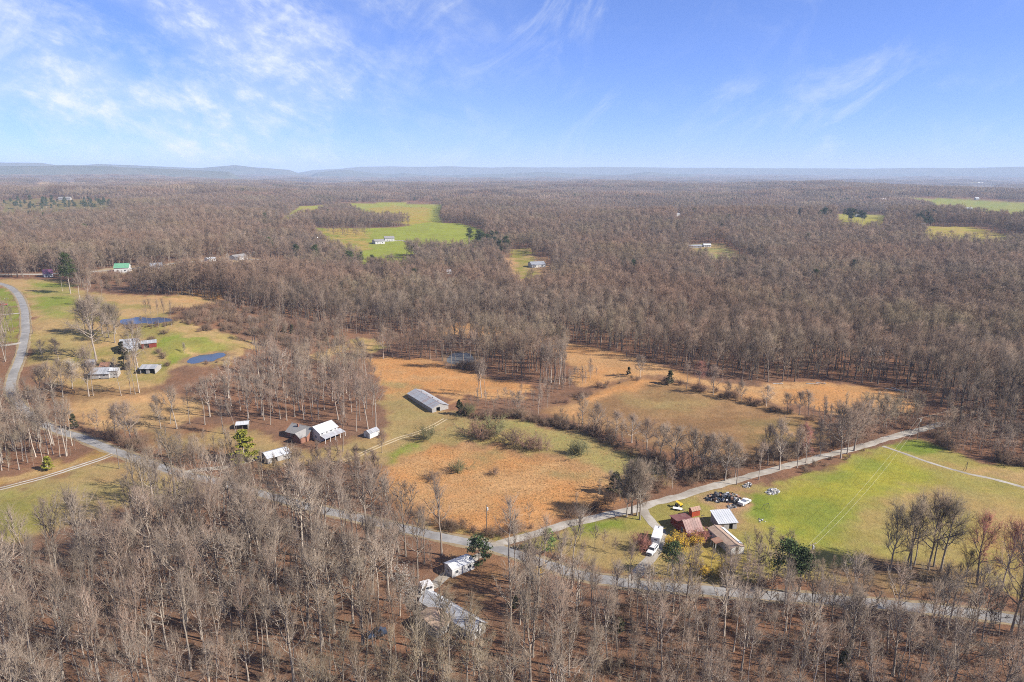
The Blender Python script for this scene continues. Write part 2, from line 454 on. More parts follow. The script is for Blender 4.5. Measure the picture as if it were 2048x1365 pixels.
# water
t = NT('pond_water')
t.b.inputs['Base Color'].default_value = (0.022, 0.042, 0.09, 1)
t.b.inputs['Roughness'].default_value = 0.12
t.b.inputs['Specular IOR Level'].default_value = 0.5
t.b.inputs['IOR'].default_value = 1.333
t.bump(t.noise(0.5, 2, 0.5, t.geo()), 0.10, 0.05)
M['water'] = t.m
M['grey_water'] = t.m.copy(); M['grey_water'].name = 'tree_reflection_water'
M['grey_water'].node_tree.nodes['Principled BSDF'].inputs['Base Color'].default_value = (0.10, 0.105, 0.105, 1)  # grey base colour paints in the reflection of the bare trees
M['grey_water'].node_tree.nodes['Principled BSDF'].inputs['Roughness'].default_value = 0.35
# ground: cover colour lives in a vertex attribute (which plant cover grows where); nodes add grain and wear
t = NT('ground_cover')
pos = t.geo()
cov = t.N('ShaderNodeAttribute', attribute_name='cover').outputs['Color']
gra = t.N('ShaderNodeAttribute', attribute_name='grain').outputs['Fac']
n1 = t.noise(0.55, 6, 0.72, pos); n2 = t.noise(0.07, 5, 0.65, pos); n3 = t.noise(2.4, 4, 0.7, pos)
k = t.math('MULTIPLY', t.rng(n1, 0.25, 0.75, 0.76, 1.24), t.rng(n2, 0.3, 0.7, 0.86, 1.14))
k3 = t.rng(n3, 0.3, 0.7, 0.72, 1.28)
k = t.math('MULTIPLY', k, t.math('ADD', t.math('MULTIPLY', t.math('SUBTRACT', k3, 1.0), gra), 1.0))
c = t.mix(1.0, cov, t.N('ShaderNodeCombineXYZ', {0: k, 1: k, 2: k}).outputs[0], 'MULTIPLY')
sh = t.rng(t.noise(0.16, 5, 0.7, pos), 0.42, 0.64, 0, 1)
c = t.mix(t.math('MULTIPLY', sh, 0.28), c, t.mix(1.0, c, (1.18, 0.92, 0.72, 1), 'MULTIPLY'))
t.bump(t.math('ADD', n1, t.math('MULTIPLY', n3, 0.6)), 0.7, 0.5)
t.b.inputs['Specular IOR Level'].default_value = 0.05
t.b.inputs['Roughness'].default_value = 1.0
M['ground'] = t.base(c)
t = NT('hill_forest')
c = t.mix(t.rng(t.noise(0.004, 6, 0.7, t.geo()), 0.35, 0.65, 0, 1), (0.075, 0.085, 0.06, 1), (0.13, 0.12, 0.09, 1))
t.b.inputs['Specular IOR Level'].default_value = 0.0
M['hill'] = t.base(c)

# ------------------------------------------------------------------ ponds
def ellipse_px(cx, cy, rx, ry, n=22, seed=0):
    r = random.Random(seed)
    return [(cx + rx * math.cos(a) * (1 + 0.10 * math.sin(3 * a + seed)), cy + ry * math.sin(a) * (1 + 0.08 * math.cos(2 * a + seed)))
            for a in [2 * math.pi * i / n for i in range(n)]]
POND_PX = [
    ([(371,720),(377,710),(392,707),(400,701),(424,701),(436,697),(453,702),(448,711),(434,715),(428,725),(404,722),(390,729),(378,724)], 'small blue pond in the green pasture below the red shed'),
    ([(236,643),(246,636),(260,636),(275,630),(300,634),(318,631),(336,635),(346,641),(330,642),(312,649),(286,644),(262,651),(246,648)], 'long blue farm pond behind the pasture trees at left'),
    ([(893,727),(896,714),(906,707),(928,704),(945,707),(950,718),(944,728),(920,730)], 'grey pond half hidden by bare trees in the middle copse'),
]
def smooth_closed(P, k=3):
    P = np.array(P)
    for _ in range(k):
        Q = np.roll(P, -1, axis=0); P = np.stack([0.75 * P + 0.25 * Q, 0.25 * P + 0.75 * Q], axis=1).reshape(-1, 2)
    P = P[::3]; c = P.mean(axis=0)
    n_ = vnoise(P[:, 0] / 6.0, P[:, 1] / 6.0)
    return c + (P - c) * (1 + 0.10 * n_)[:, None]
_pw = []
for px, lab in POND_PX:
    w = [tuple(p) for p in smooth_closed(W2(px))]
    lev = min(zs(*p) for p in w) - 0.05
    _pw.append((w, lev, lab))
PONDS_W = [(w, lev) for w, lev, _ in _pw]

# ------------------------------------------------------------------ land cover (photograph pixels -> land)
ORANGE = (0.465, 0.25, 0.102); ORANGE2 = (0.45, 0.285, 0.14); TAN = (0.385, 0.275, 0.135); TANG = (0.31, 0.24, 0.11)
GREEN = (0.165, 0.225, 0.035); LAWN = (0.235, 0.225, 0.065); BROWNG = (0.245, 0.160, 0.080); LITTER = (0.235, 0.128, 0.078)
LITTER2 = (0.185, 0.118, 0.082); SCRUB = (0.205, 0.115, 0.07); YGREEN = (0.30, 0.30, 0.05); OLIVE = (0.305, 0.255, 0.108)
DIRTC = (0.36, 0.24, 0.145); LGREEN = (0.20, 0.25, 0.045)
# (polygon, colour, second colour, edge softness m, grain)
FIELDS = [
    # left pasture and farmyard
    ([(-60,560),(60,558),(120,560),(165,580),(205,590),(300,592),(450,604),(440,612),(350,615),(348,640),(420,660),(505,684),(520,695),(460,725),(345,742),(340,765),(300,775),(180,785),(85,760),(60,720),(66,640),(40,585)], TAN, LAWN, 2.5, .6),
    ([(60,562),(150,570),(160,600),(150,625),(110,635),(75,620)], LGREEN, OLIVE, 6, .4),
    ([(85,640),(160,640),(170,690),(120,735),(80,720)], OLIVE, TAN, 6, .5),
    ([(300,690),(330,672),(400,676),(460,688),(450,702),(380,700),(365,725),(340,735),(312,715)], LGREEN, LAWN, 2.5, .4),
    ([(285,700),(312,700),(345,740),(330,752),(290,735)], LAWN, TAN, 3, .4),
    ([(205,588),(300,594),(440,605),(440,613),(345,618),(300,612),(215,602)], TAN, ORANGE2, 2, .6),
    ([(340,582),(440,586),(445,600),(360,597)], ORANGE, TAN, 2, .6),
    ([(-40,575),(20,580),(36,610),(42,650),(30,690),(-60,690)], LAWN, GREEN, 2, .5),
    ([(120,820),(150,800),(260,786),(330,788),(400,800),(420,830),(330,852),(250,862),(170,850),(130,838)], ORANGE2, TAN, 4, .7),
    ([(60,770),(180,785),(300,775),(340,785),(260,792),(140,802),(80,800)], BROWNG, LITTER, 4, .7),
    ([(300,860),(420,850),(520,868),(540,900),(470,910),(360,905),(310,890)], TANG, LITTER, 4, .7),
    # the lawn and track at lower left
    ([(-60,975),(60,940),(150,915),(205,903),(230,912),(150,936),(60,962),(-60,992)], (0.33,0.225,0.075), TAN, 2, .5),
    ([(-60,1000),(60,968),(210,922),(270,925),(330,945),(420,970),(420,985),(330,1000),(230,1018),(120,1055),(40,1080),(-60,1090)], OLIVE, TAN, 3, .5),
    ([(-60,1005),(50,985),(110,1000),(90,1050),(20,1090),(-60,1095)], LAWN, LGREEN, 6, .4),
    # house yard, track and middle fields
    ([(490,890),(530,872),(560,880),(590,905),(640,905),(700,880),(765,870),(800,850),(770,830),(770,800),(820,795),(900,825),(930,835),(960,835),(900,850),(840,875),(790,905),(760,935),(690,925),(600,930),(530,935)], TANG, TAN, 3, .5),
    ([(765,800),(820,797),(870,832),(905,832),(890,848),(840,868),(800,880),(770,870),(775,835)], TANG, OLIVE, 3, .4),
    ([(738,720),(780,716),(850,718),(905,735),(980,755),(1060,772),(1045,800),(985,800),(935,790),(905,810),(880,795),(838,776),(815,795),(772,798),(760,770),(745,745)], ORANGE, ORANGE2, 2, 1.),
    ([(765,760),(830,770),(815,800),(772,800)], TANG, ORANGE, 4, .8),
    ([(690,684),(725,677),(765,684),(772,695),(745,706),(706,708)], TAN, LAWN, 2, .5),
    ([(620,715),(680,690),(690,700),(640,722)], TAN, TANG, 2, .5),
    ([(880,668),(905,650),(960,642),(1005,648),(1010,662),(960,676)], ORANGE, ORANGE2, 3, .8),
    ([(1050,663),(1120,678),(1200,700),(1290,722),(1390,757),(1460,770),(1560,768),(1680,765),(1790,782),(1845,806),(1800,826),(1700,832),(1620,818),(1500,796),(1400,772),(1340,756),(1290,750),(1240,760),(1190,772),(1150,770),(1140,735),(1110,700)], ORANGE2, ORANGE, 2.5, .9),
    ([(1080,820),(1130,808),(1190,782),(1250,762),(1300,756),(1360,768),(1450,788),(1560,815),(1640,840),(1670,870),(1630,905),(1540,925),(1440,920),(1340,900),(1270,878),(1190,856),(1110,838)], (0.235,0.148,0.076), (0.345,0.225,0.115), 4, .9),
    ([(1100,822),(1190,784),(1290,757),(1320,764),(1230,790),(1180,812),(1150,835)], ORANGE, ORANGE2, 5, .8),
    ([(1250,790),(1330,780),(1420,800),(1390,830),(1290,830)], TANG, BROWNG, 8, .7),
    ([(1480,840),(1590,840),(1650,865),(1590,895),(1500,890)], (0.22,0.165,0.075), ORANGE2, 8, .6),
    ([(810,885),(880,858),(930,842),(1000,838),(1070,846),(1160,866),(1230,892),(1300,925),(1345,945),(1330,965),(1260,975),(1200,945),(1100,915),(1020,895),(950,885),(890,888),(840,910),(790,930),(775,905)], OLIVE, TANG, 3.5, .8),
    ([(1010,842),(1080,850),(1170,878),(1260,920),(1300,950),(1250,955),(1150,905),(1060,872),(1000,858)], (0.30,0.275,0.105), OLIVE, 3, .6),
    ([(790,900),(850,878),(820,905),(790,935),(770,925)], LGREEN, OLIVE, 3, .4),
    ([(755,955),(800,925),(860,895),(930,888),(1010,900),(1090,915),(1180,935),(1240,962),(1245,985),(1200,1012),(1150,1035),(1080,1052),(1000,1068),(930,1063),(850,1040),(790,1010),(765,985)], ORANGE, ORANGE2, 6, 1.),
    ([(940,905),(1010,905),(1000,930),(950,935)], TANG, ORANGE, 5, .8),
    ([(1040,930),(1180,945),(1210,965),(1100,955)], (0.4,0.28,0.14), TANG, 5, .8),
    # verges of the roads
    ([(830,1045),(900,1065),(985,1085),(1060,1066),(1060,1060),(985,1076),(900,1054)], LAWN, TAN, 1.5, .5),
    # right farm and its pasture
    ([(1275,1020),(1420,985),(1490,975),(1570,965),(1640,942),(1710,908),(1760,893),(1850,880),(1900,905),(1960,925),(2070,940),(2200,1000),(2200,1180),(2060,1190),(1900,1170),(1700,1160),(1560,1150),(1500,1165),(1350,1160),(1270,1150),(1180,1130),(1090,1100),(1010,1098),(1060,1078),(1150,1055),(1230,1035)], (0.285,0.265,0.08), (0.34,0.27,0.11), 2, .5),
    ([(1480,990),(1560,975),(1640,950),(1720,915),(1790,905),(1840,930),(1880,965),(1820,985),(1740,1000),(1700,1040),(1660,1090),(1590,1085),(1540,1060),(1500,1030)], YGREEN, LGREEN, 6, .35),
    ([(1470,1000),(1510,990),(1540,1010),(1545,1050),(1510,1050)], GREEN, LGREEN, 4, .3),
    ([(1770,890),(1830,878),(1870,890),(1880,908),(1820,905)], GREEN, LGREEN, 3, .3),
    ([(1800,985),(1900,975),(1960,990),(1900,1010),(1800,1015)], TAN, OLIVE, 8, .5),
    ([(1900,930),(2060,945),(2060,965),(1960,952)], TAN, (0.36,0.235,0.1), 6, .5),
    ([(1940,1010),(2100,1020),(2100,1150),(1980,1130)], (0.34,0.25,0.09), TAN, 12, .5),
    ([(1750,1110),(1900,1125),(1980,1150),(1900,1200),(1750,1185),(1640,1165)], (0.25,0.18,0.09), LITTER2, 5, .7),
    ([(1180,1045),(1240,1036),(1260,1050),(1200,1068),(1150,1075)], GREEN, LAWN, 4, .3),
    ([(1400,990),(1470,985),(1500,1015),(1470,1035),(1500,1055),(1480,1065),(1440,1035),(1390,1005)], DIRTC, LAWN, 2, .8),
    ([(1440,975),(1530,978),(1540,990),(1470,992)], (0.33,0.22,0.12), LAWN, 3, .6),
    ([(1120,1080),(1230,1070),(1300,1090),(1280,1145),(1200,1140),(1110,1110)], OLIVE, TANG, 4, .5),
    ([(1300,1085),(1340,1080),(1460,1100),(1500,1140),(1400,1160),(1320,1155)], (0.34,0.27,0.075), TANG, 3, .6),
    ([(985,1105),(1040,1120),(1080,1140),(1020,1165),(960,1170),(955,1140)], (0.3,0.22,0.08), LITTER, 4, .7),
    ([(900,1080),(940,1090),(960,1110),(930,1120),(895,1100)], TANG, LITTER, 3, .6),
    # far fields
    ([(540,424),(600,413),(700,408),(780,405),(890,411),(880,430),(872,448),(846,448),(846,432),(800,424),(740,421),(680,419),(600,422)], (0.26,0.29,0.05), YGREEN, 4, .3),
    ([(730,417),(790,412),(860,417),(855,428),(800,425)], (0.36,0.27,0.06), YGREEN, 8, .5),
    ([(512,436),(550,424),(610,413),(640,420),(580,434)], (0.32,0.27,0.08), YGREEN, 3, .3),
    ([(615,458),(720,457),(800,455),(850,446),(915,447),(972,462),(965,474),(900,474),(840,474),(806,474),(850,496),(810,502),(752,502),(728,490),(660,474),(620,466)], (0.25,0.30,0.045), (0.24,0.27,0.05), 5, .2),
    ([(625,456),(735,456),(740,468),(650,470)], (0.36,0.27,0.08), GREEN, 5, .3),
    ([(1765,398),(1830,396),(1940,398),(2060,406),(2200,415),(2200,440),(2060,426),(1960,420),(1880,412),(1830,406)], (0.26,0.27,0.06), LGREEN, 10, .2),
    ([(1668,429),(1700,427),(1775,431),(1765,443),(1720,441),(1672,437)], YGREEN, (0.33,0.29,0.08), 6, .2),
    ([(1840,452),(1950,455),(2100,459),(2100,467),(1950,463),(1850,458)], (0.36,0.29,0.1), YGREEN, 6, .2),
    ([(1370,490),(1440,487),(1530,496),(1520,503),(1420,501)], (0.24,0.25,0.09), TAN, 6, .3),
    ([(995,517),(1040,514),(1095,515),(1110,526),(1080,537),(1030,533)], ORANGE2, DIRTC, 5, .5),
    ([(1020,500),(1060,497),(1080,508),(1040,514)], (0.22,0.22,0.05), TAN, 5, .5),
    ([(190,540),(340,526),(440,515),(530,517),(560,522),(440,529),(340,538),(300,546),(200,551)], (0.38,0.32,0.22), TAN, 4, .4),
    ([(60,366),(150,362),(155,366),(80,369)], (0.4,0.28,0.15), TAN, 14, .2),
    ([(325,352),(440,351),(445,355),(340,355)], (0.36,0.3,0.17), TAN, 20, .2),
    ([(0,403),(90,398),(220,400),(230,418),(60,422),(0,420)], (0.2,0.15,0.07), (0.16,0.15,0.05), 10, .8),
    ([(1935,364),(2000,366),(1990,371),(1940,369)], (0.3,0.3,0.1), TAN, 30, .2),
]
N_FAR = 17
TREE_PX = 29.0                              # height of the wood in front of a far clearing, metres
def deepen(p):
    """the near margin of a far clearing lies behind the crowns of the wood in front of it"""
    cy = sum(q[1] for q in p) / len(p); out = []
    hh_ = max(q[1] for q in p) - min(q[1] for q in p)
    if p[0] == (190, 540): return p            # the sandy lot lies open behind low scrub
    for px, py in p:
        if py > cy - 0.1 * hh_:
            r = ray(px, py); d = CAM_H / -r[2] if r[2] < 0 else 9e3
            py = py + TREE_PX * F_PX / max(d, 300)
        out.append((px, py))
    return out
FIELDS = FIELDS[:-N_FAR] + [(deepen(p), c1, c2, e, g) for p, c1, c2, e, g in FIELDS[-N_FAR:]]
FIELDS_W = [(W2(p), c1, c2, e, g) for p, c1, c2, e, g in FIELDS]
# the last entries are clearings in the far forest

OPEN_PX = [(-500,556),(0,556),(120,558),(160,576),(300,592),(450,602),(470,618),(560,640),(640,652),(690,668),(760,670),(870,670),(900,655),(1000,646),(1050,661),(1290,721),(1390,757),(1500,765),(1650,762),(1800,776),(1850,803),(1900,835),(2000,850),(2100,870),(2500,930)]
OPEN_W = W2(OPEN_PX) + [(900, 30), (900, -300), (-900, -300), (-900, 30)]

# ------------------------------------------------------------------ ground sheet
def build_ground():
    rows = [3, 8, 16, 26, 38, 50, 60, 68, 76, 83]
    r = 90.0
    while r < 19500:
        rows.append(r)
        r *= 1.0052 if r < 480 else (1.010 if r < 2200 else 1.03)
    rows = np.array(rows)
    fine = np.linspace(-math.radians(44), math.radians(44), 470)
    coarse = np.linspace(math.radians(44), math.radians(316), 60)[1:-1]
    ang = np.concatenate([fine, coarse])
    R, A = np.meshgrid(rows, ang, indexing='ij')
    X = R * np.sin(A); Y = R * np.cos(A)
    Z = zt(X, Y)
    nr, na = R.shape
    idx = np.arange(nr * na).reshape(nr, na)
    nxt = np.roll(idx, -1, axis=1)
    quads = np.stack([idx[:-1], idx[1:], nxt[1:], nxt[:-1]], axis=-1).reshape(-1, 4)
    V = np.stack([X, Y, Z], axis=-1).reshape(-1, 3)
    V = np.vstack([V, [0, 0, zs(0, 0.1)]])
    c = nr * na
    tris = np.stack([np.full(na, c), idx[0], nxt[0]], axis=-1)
    me = mesh_np('ground', V, quads, tris)
    # cover
    x, y = V[:, 0], V[:, 1]
    d = np.hypot(x, y)
    f = 0.5 + 0.5 * vnoise(x / 31, y / 31); f2 = 0.5 + 0.5 * vnoise(x / 7.3 + 40, y / 7.3)
    mixf = np.clip(0.65 * f + 0.35 * f2, 0, 1)[:, None]
    colr = np.array(LITTER) * (1 - mixf) + np.array(LITTER2) * mixf
    dk = sstep(0.50, 0.85, 0.5 + 0.5 * (0.6 * vnoise(x / 5.2 + 71, y / 4.1) + 0.4 * vnoise(x / 1.9, y / 1.7 + 33)))[:, None]
    colr = colr * (1 - 0.55 * dk) + np.array((0.135, 0.085, 0.06)) * 0.55 * dk
    grain = np.full(len(V), 0.8)
    warp = np.minimum(2.2 + d * 0.004, 9)
    wx = x + warp * (vnoise(x / 6.1, y / 6.1) + 0.5 * vnoise(x / 2.3, y / 2.3 + 7))
    wy = y + warp * (vnoise(x / 6.1 + 50, y / 6.1) + 0.5 * vnoise(x / 2.3 + 20, y / 2.3))
    for poly, c1, c2, e, g in FIELDS_W:
        pa = np.array(poly)
        m = (x > pa[:, 0].min() - 20) & (x < pa[:, 0].max() + 20) & (y > pa[:, 1].min() - 20) & (y < pa[:, 1].max() + 20)
        if not m.any():
            continue
        s = sdist(poly, wx[m], wy[m])
        a = sstep(-e, e, s)[:, None]
        h = 0.5 + 0.5 * vnoise(x[m] / 17 + c1[0] * 90, y[m] / 11) ; h2 = 0.5 + 0.5 * vnoise(x[m] / 4.1 + 9, y[m] / 3.3)
        k = np.clip(sstep(0.30, 0.80, 0.7 * h + 0.3 * h2), 0, 1)[:, None] * 0.85
        cc = np.array(c1) * (1 - k) + np.array(c2) * k
        colr[m] = colr[m] * (1 - a) + cc * a
        grain[m] = grain[m] * (1 - a[:, 0]) + g * a[:, 0]
    for w, lev in PONDS_W:                      # muddy margins
        m = np.abs(x - np.mean([p[0] for p in w])) + np.abs(y - np.mean([p[1] for p in w])) < 90
        sd_ = sdist(w, wx[m] * 0.5 + x[m] * 0.5, wy[m] * 0.5 + y[m] * 0.5)
        a = (sstep(-4.5, -1.0, sd_) * 0.85)[:, None]
        colr[m] = colr[m] * (1 - a) + np.array((0.235, 0.165, 0.10)) * a
    colr = colr * np.array([0.84, 0.80, 0.76])
    at1 = me.attributes.new('cover', 'FLOAT_COLOR', 'POINT')
    at1.data.foreach_set('color', np.concatenate([colr, np.ones((len(V), 1))], axis=1).astype(np.float32).ravel())
    at2 = me.attributes.new('grain', 'FLOAT', 'POINT')
    at2.data.foreach_set('value', grain.astype(np.float32))
    for p in me.polygons: pass
    me.polygons.foreach_set('use_smooth', np.ones(len(me.polygons), bool))
    o = link('ground', me, M['ground'])
    tag(o, 'rolling land of leaf litter, orange broomsedge and green pasture', 'ground', kind='structure')
build_ground()

for w, lev, lab in _pw:
    n = len(w)
    c = np.mean(np.array(w), axis=0)
    V = [(c[0], c[1], lev)] + [(c[0] + (p[0] - c[0]) * 1.03, c[1] + (p[1] - c[1]) * 1.03, lev) for p in w]
    me = bpy.data.meshes.new('pond'); me.from_pydata(V, [], [(0, 1 + i, 1 + (i + 1) % n) for i in range(n)])
    o = link('pond', me, M['grey_water'] if 'grey' in lab else M['water']); tag(o, lab, 'pond', kind='structure')

# ------------------------------------------------------------------ roads
def smooth_path(pts, step):
    P = np.array(pts, float)
    # Catmull-Rom
    Q = np.vstack([2 * P[0] - P[1], P, 2 * P[-1] - P[-2]])
    out = []
    for i in range(1, len(Q) - 2):
        L = np.linalg.norm(Q[i + 1] - Q[i]); n = max(2, int(L / step))
        for k in range(n):
            s = k / n
            a, b, c, d = Q[i - 1], Q[i], Q[i + 1], Q[i + 2]
            out.append(0.5 * (2 * b + (c - a) * s + (2 * a - 5 * b + 4 * c - d) * s * s + (3 * b - a - 3 * c + d) * s ** 3))
    out.append(P[-1])
    return np.array(out)
ROAD_LINES = []
def road(name, px, width, mat, label, cat='road', lift=0.06, offs=0.0, step=3.0, jag=0.0, keep=True, parent=None):
    w = smooth_path(W2(px), step)
    if keep: ROAD_LINES.append((w[::2].tolist(), width))
    t = np.gradient(w, axis=0); t /= np.linalg.norm(t, axis=1)[:, None] + 1e-9
    nrm = np.stack([-t[:, 1], t[:, 0]], axis=1)
    V = []; cols = 5
    for j in range(cols):
        s = (j / (cols - 1) - 0.5) * width + offs
        e = 0
        if j in (0, cols - 1) and jag:
            e = jag * vnoise(w[:, 0] / 2.3 + j * 7, w[:, 1] / 2.3)
        p = w + nrm * (s + e)[:, None] if not np.isscalar(e) else w + nrm * s
        crown = 0.05 * (1 - abs(j / (cols - 1) - 0.5) * 2)
        V.append(np.column_stack([p, zt(p[:, 0], p[:, 1]) + lift + crown - (0.05 if j in (0, cols - 1) else 0)]))
    n = len(w)
    V = np.vstack(V)
    q = []
    for j in range(cols - 1):
        for i in range(n - 1):
            q.append((j * n + i, j * n + i + 1, (j + 1) * n + i + 1, (j + 1) * n + i))
    me = mesh_np(name, V, q)
    # face up
    me.calc_loop_triangles()
    if me.polygons[0].normal.z < 0: me.flip_normals()
    me.polygons.foreach_set('use_smooth', np.ones(len(me.polygons), bool))
    o = link(name, me, mat, parent)
    if parent is None: tag(o, label, cat, kind='structure')
    return o
MAIN = [(2140,1257),(2060,1243),(1900,1222),(1700,1203),(1500,1188),(1340,1175),(1250,1166),(1160,1150),(1080,1125),(985,1094),(900,1078),(800,1056),(690,1030),(560,998),(450,968),(380,952),(322,935),(281,920),(234,904),(164,876),(117,861),(70,838),(36,806),(22,780),(26,752),(40,715),(50,672),(51,640),(47,612),(36,590),(14,572),(-30,560)]
for k, o_ in enumerate((-2.6, 2.6)):
    road('road_shoulder', MAIN, 1.3, M['shoulder'], 'worn gravelly shoulder of the paved road, ' + ('right-hand side' if k == 0 else 'left-hand side'), 'shoulder', lift=0.045, offs=o_, jag=0.55, keep=False)
road('road', MAIN, 4.5, M['asphalt'], 'worn grey paved road curving from lower right to far left', jag=0.35)
R2 = [(985,1092),(1060,1071),(1130,1050),(1200,1034),(1270,1018),(1310,1006),(1360,993),(1420,975),(1480,958),(1560,936),(1640,915),(1720,894),(1780,876),(1840,860),(1890,846)]
road('gravel_road', R2, 3.9, M['gravel'], 'pale gravel road running from the junction past the red barn', lift=0.075, jag=0.6)
R3 = [(228,907),(205,917),(150,935),(80,957),(0,978),(-60,992)]
for k, o_ in enumerate((-0.95, 0.95)):
    road('wheel_rut', R3, 0.95, M['gravel'], 'pale wheel rut of the track across the lower left lawn, ' + ('nearer one' if k == 0 else 'farther one'), 'track', offs=o_, step=2, jag=0.25, keep=(k == 0))
R4 = [(640,935),(700,918),(745,898),(800,876),(835,866),(870,850),(890,838)]
for k, o_ in enumerate((-0.9, 0.9)):
    road('wheel_rut', R4, 0.7, M['dirt'], 'sandy wheel rut leading to the long tin barn, ' + ('nearer one' if k == 0 else 'farther one'), 'track', offs=o_, step=2, jag=0.25, keep=(k == 0))
road('path', [(1765,893),(1810,908),(1860,926),(1930,946),(2000,962),(2080,984)], 1.6, M['gravel'], 'thin pale path crossing the pasture at right', 'path', step=2, jag=0.4)
road('driveway', [(1284,1016),(1292,1030),(1306,1048),(1320,1062),(1318,1085),(1305,1112),(1285,1135),(1268,1155),(1258,1166)], 3.2, M['gravel'], 'gravel driveway beside the white box trailer', 'driveway', step=2, jag=0.3, lift=0.09)
road('driveway', [(362,946),(400,940),(450,935),(490,925),(530,912)], 3.0, M['gravel'], 'pale driveway up to the grey-roofed shed by the green cedar', 'driveway', step=2, jag=0.4, lift=0.09)
road('road', [(-60,551),(0,550),(90,549),(160,545),(230,541),(300,533),(380,525),(440,521),(520,520),(600,525),(660,528)], 7.0, M['gravel'], 'far pale road along the forest edge at left', lift=0.15, step=8)
road('driveway', [(43,686),(20,690),(-20,694)], 3.0, M['gravel'], 'short pale drive off the left road at the tree line', 'driveway', step=2, lift=0.1)
road('driveway', [(40,627),(15,629),(-30,632)], 3.0, M['gravel'], 'short pale drive off the left road near the frame edge', 'driveway', step=2, lift=0.1)
road('driveway', [(785,482),(805,482),(822,487),(836,495),(848,501),(866,503)], 5.0, M['gravel'], 'curved drive below the two houses on the green hill', 'driveway', step=8, lift=0.15)
road('driveway', [(835,1195),(855,1180),(880,1160),(905,1140),(935,1125),(965,1108)], 3.0, M['gravel'], 'leaf-strewn drive past the white camper among the trees', 'driveway', step=2, jag=0.6, lift=0.09)

# ------------------------------------------------------------------ far hills
def hill_range(name, prof, r0, depth, label, noise, base=-85):
    """prof: list of (px x, px y of the crest); a long ridge with real depth"""
    xs = np.linspace(prof[0][0], prof[-1][0], 260)
    top = np.interp(xs, [p[0] for p in prof], [p[1] for p in prof])
    ang = np.arctan((xs - 1024) / F_PX / _cp * 1.0)
    rows = np.linspace(0, 1, 26)
    V = []
    for s in rows:
        r = r0 + depth * s
        shape = math.sin(math.pi * min(1, s * 1.0)) ** 0.8
        # crest elevation angle from the row in the photograph
        v = (top - 682.5) / F_PX
        slope = (-_sp - v * _cp) / np.hypot((xs - 1024) / F_PX, _cp - v * _sp)
        zc = CAM_H + slope * (r0 + depth * 0.5)
        x = r * np.sin(ang); y = r * np.cos(ang)
        edge = np.minimum(1, np.minimum(np.arange(260), 259 - np.arange(260)) / 12.0)
        z = base + (zc - base) * shape * edge + noise * vnoise(x / 700, y / 500) * shape * (1 - abs(s - 0.5)) + noise * 0.4 * vnoise(x / 230, y / 210) * shape
        V.append(np.column_stack([x, y, z]))
    V = np.vstack(V); n = 260
    q = [(a * n + i, a * n + i + 1, (a + 1) * n + i + 1, (a + 1) * n + i) for a in range(25) for i in range(n - 1)]
    me = mesh_np(name, V, q)
    me.polygons.foreach_set('use_smooth', np.ones(len(me.polygons), bool))
    if me.polygons[2000].normal.z < 0: me.flip_normals()
    tag(link(name, me, M['hill']), label, 'hills', kind='structure')
hill_range('hills', [(560,342),(620,341),(700,338),(745,334),(900,334),(1100,335),(1400,336),(1600,337),(1900,336),(1960,334),(2200,333),(2500,334)], 14500, 3000, 'long pale flat plateau along the whole far horizon', 14)
hill_range('hills', [(-500,327),(-100,326),(0,326),(140,326),(165,330),(215,331),(250,329),(330,332),(400,335),(440,337),(470,334),(505,331),(540,335),(600,340),(660,344)], 11500, 2400, 'pale blue rounded hills on the far left horizon', 8)
hill_range('hills', [(-500,331),(0,333),(110,332),(280,334),(400,339),(480,344),(540,348)], 7600, 1500, 'dark wooded ridge below the far left hills', 10)
hill_range('hills', [(620,351),(680,343),(710,340),(745,344),(790,349),(822,346),(850,350),(900,351),(955,350),(1000,348),(1040,346),(1090,344),(1140,348),(1180,350),(1230,350),(1280,344),(1330,349),(1400,350)], 11000, 1400, 'row of low blue knobs in front of the plateau', 4)

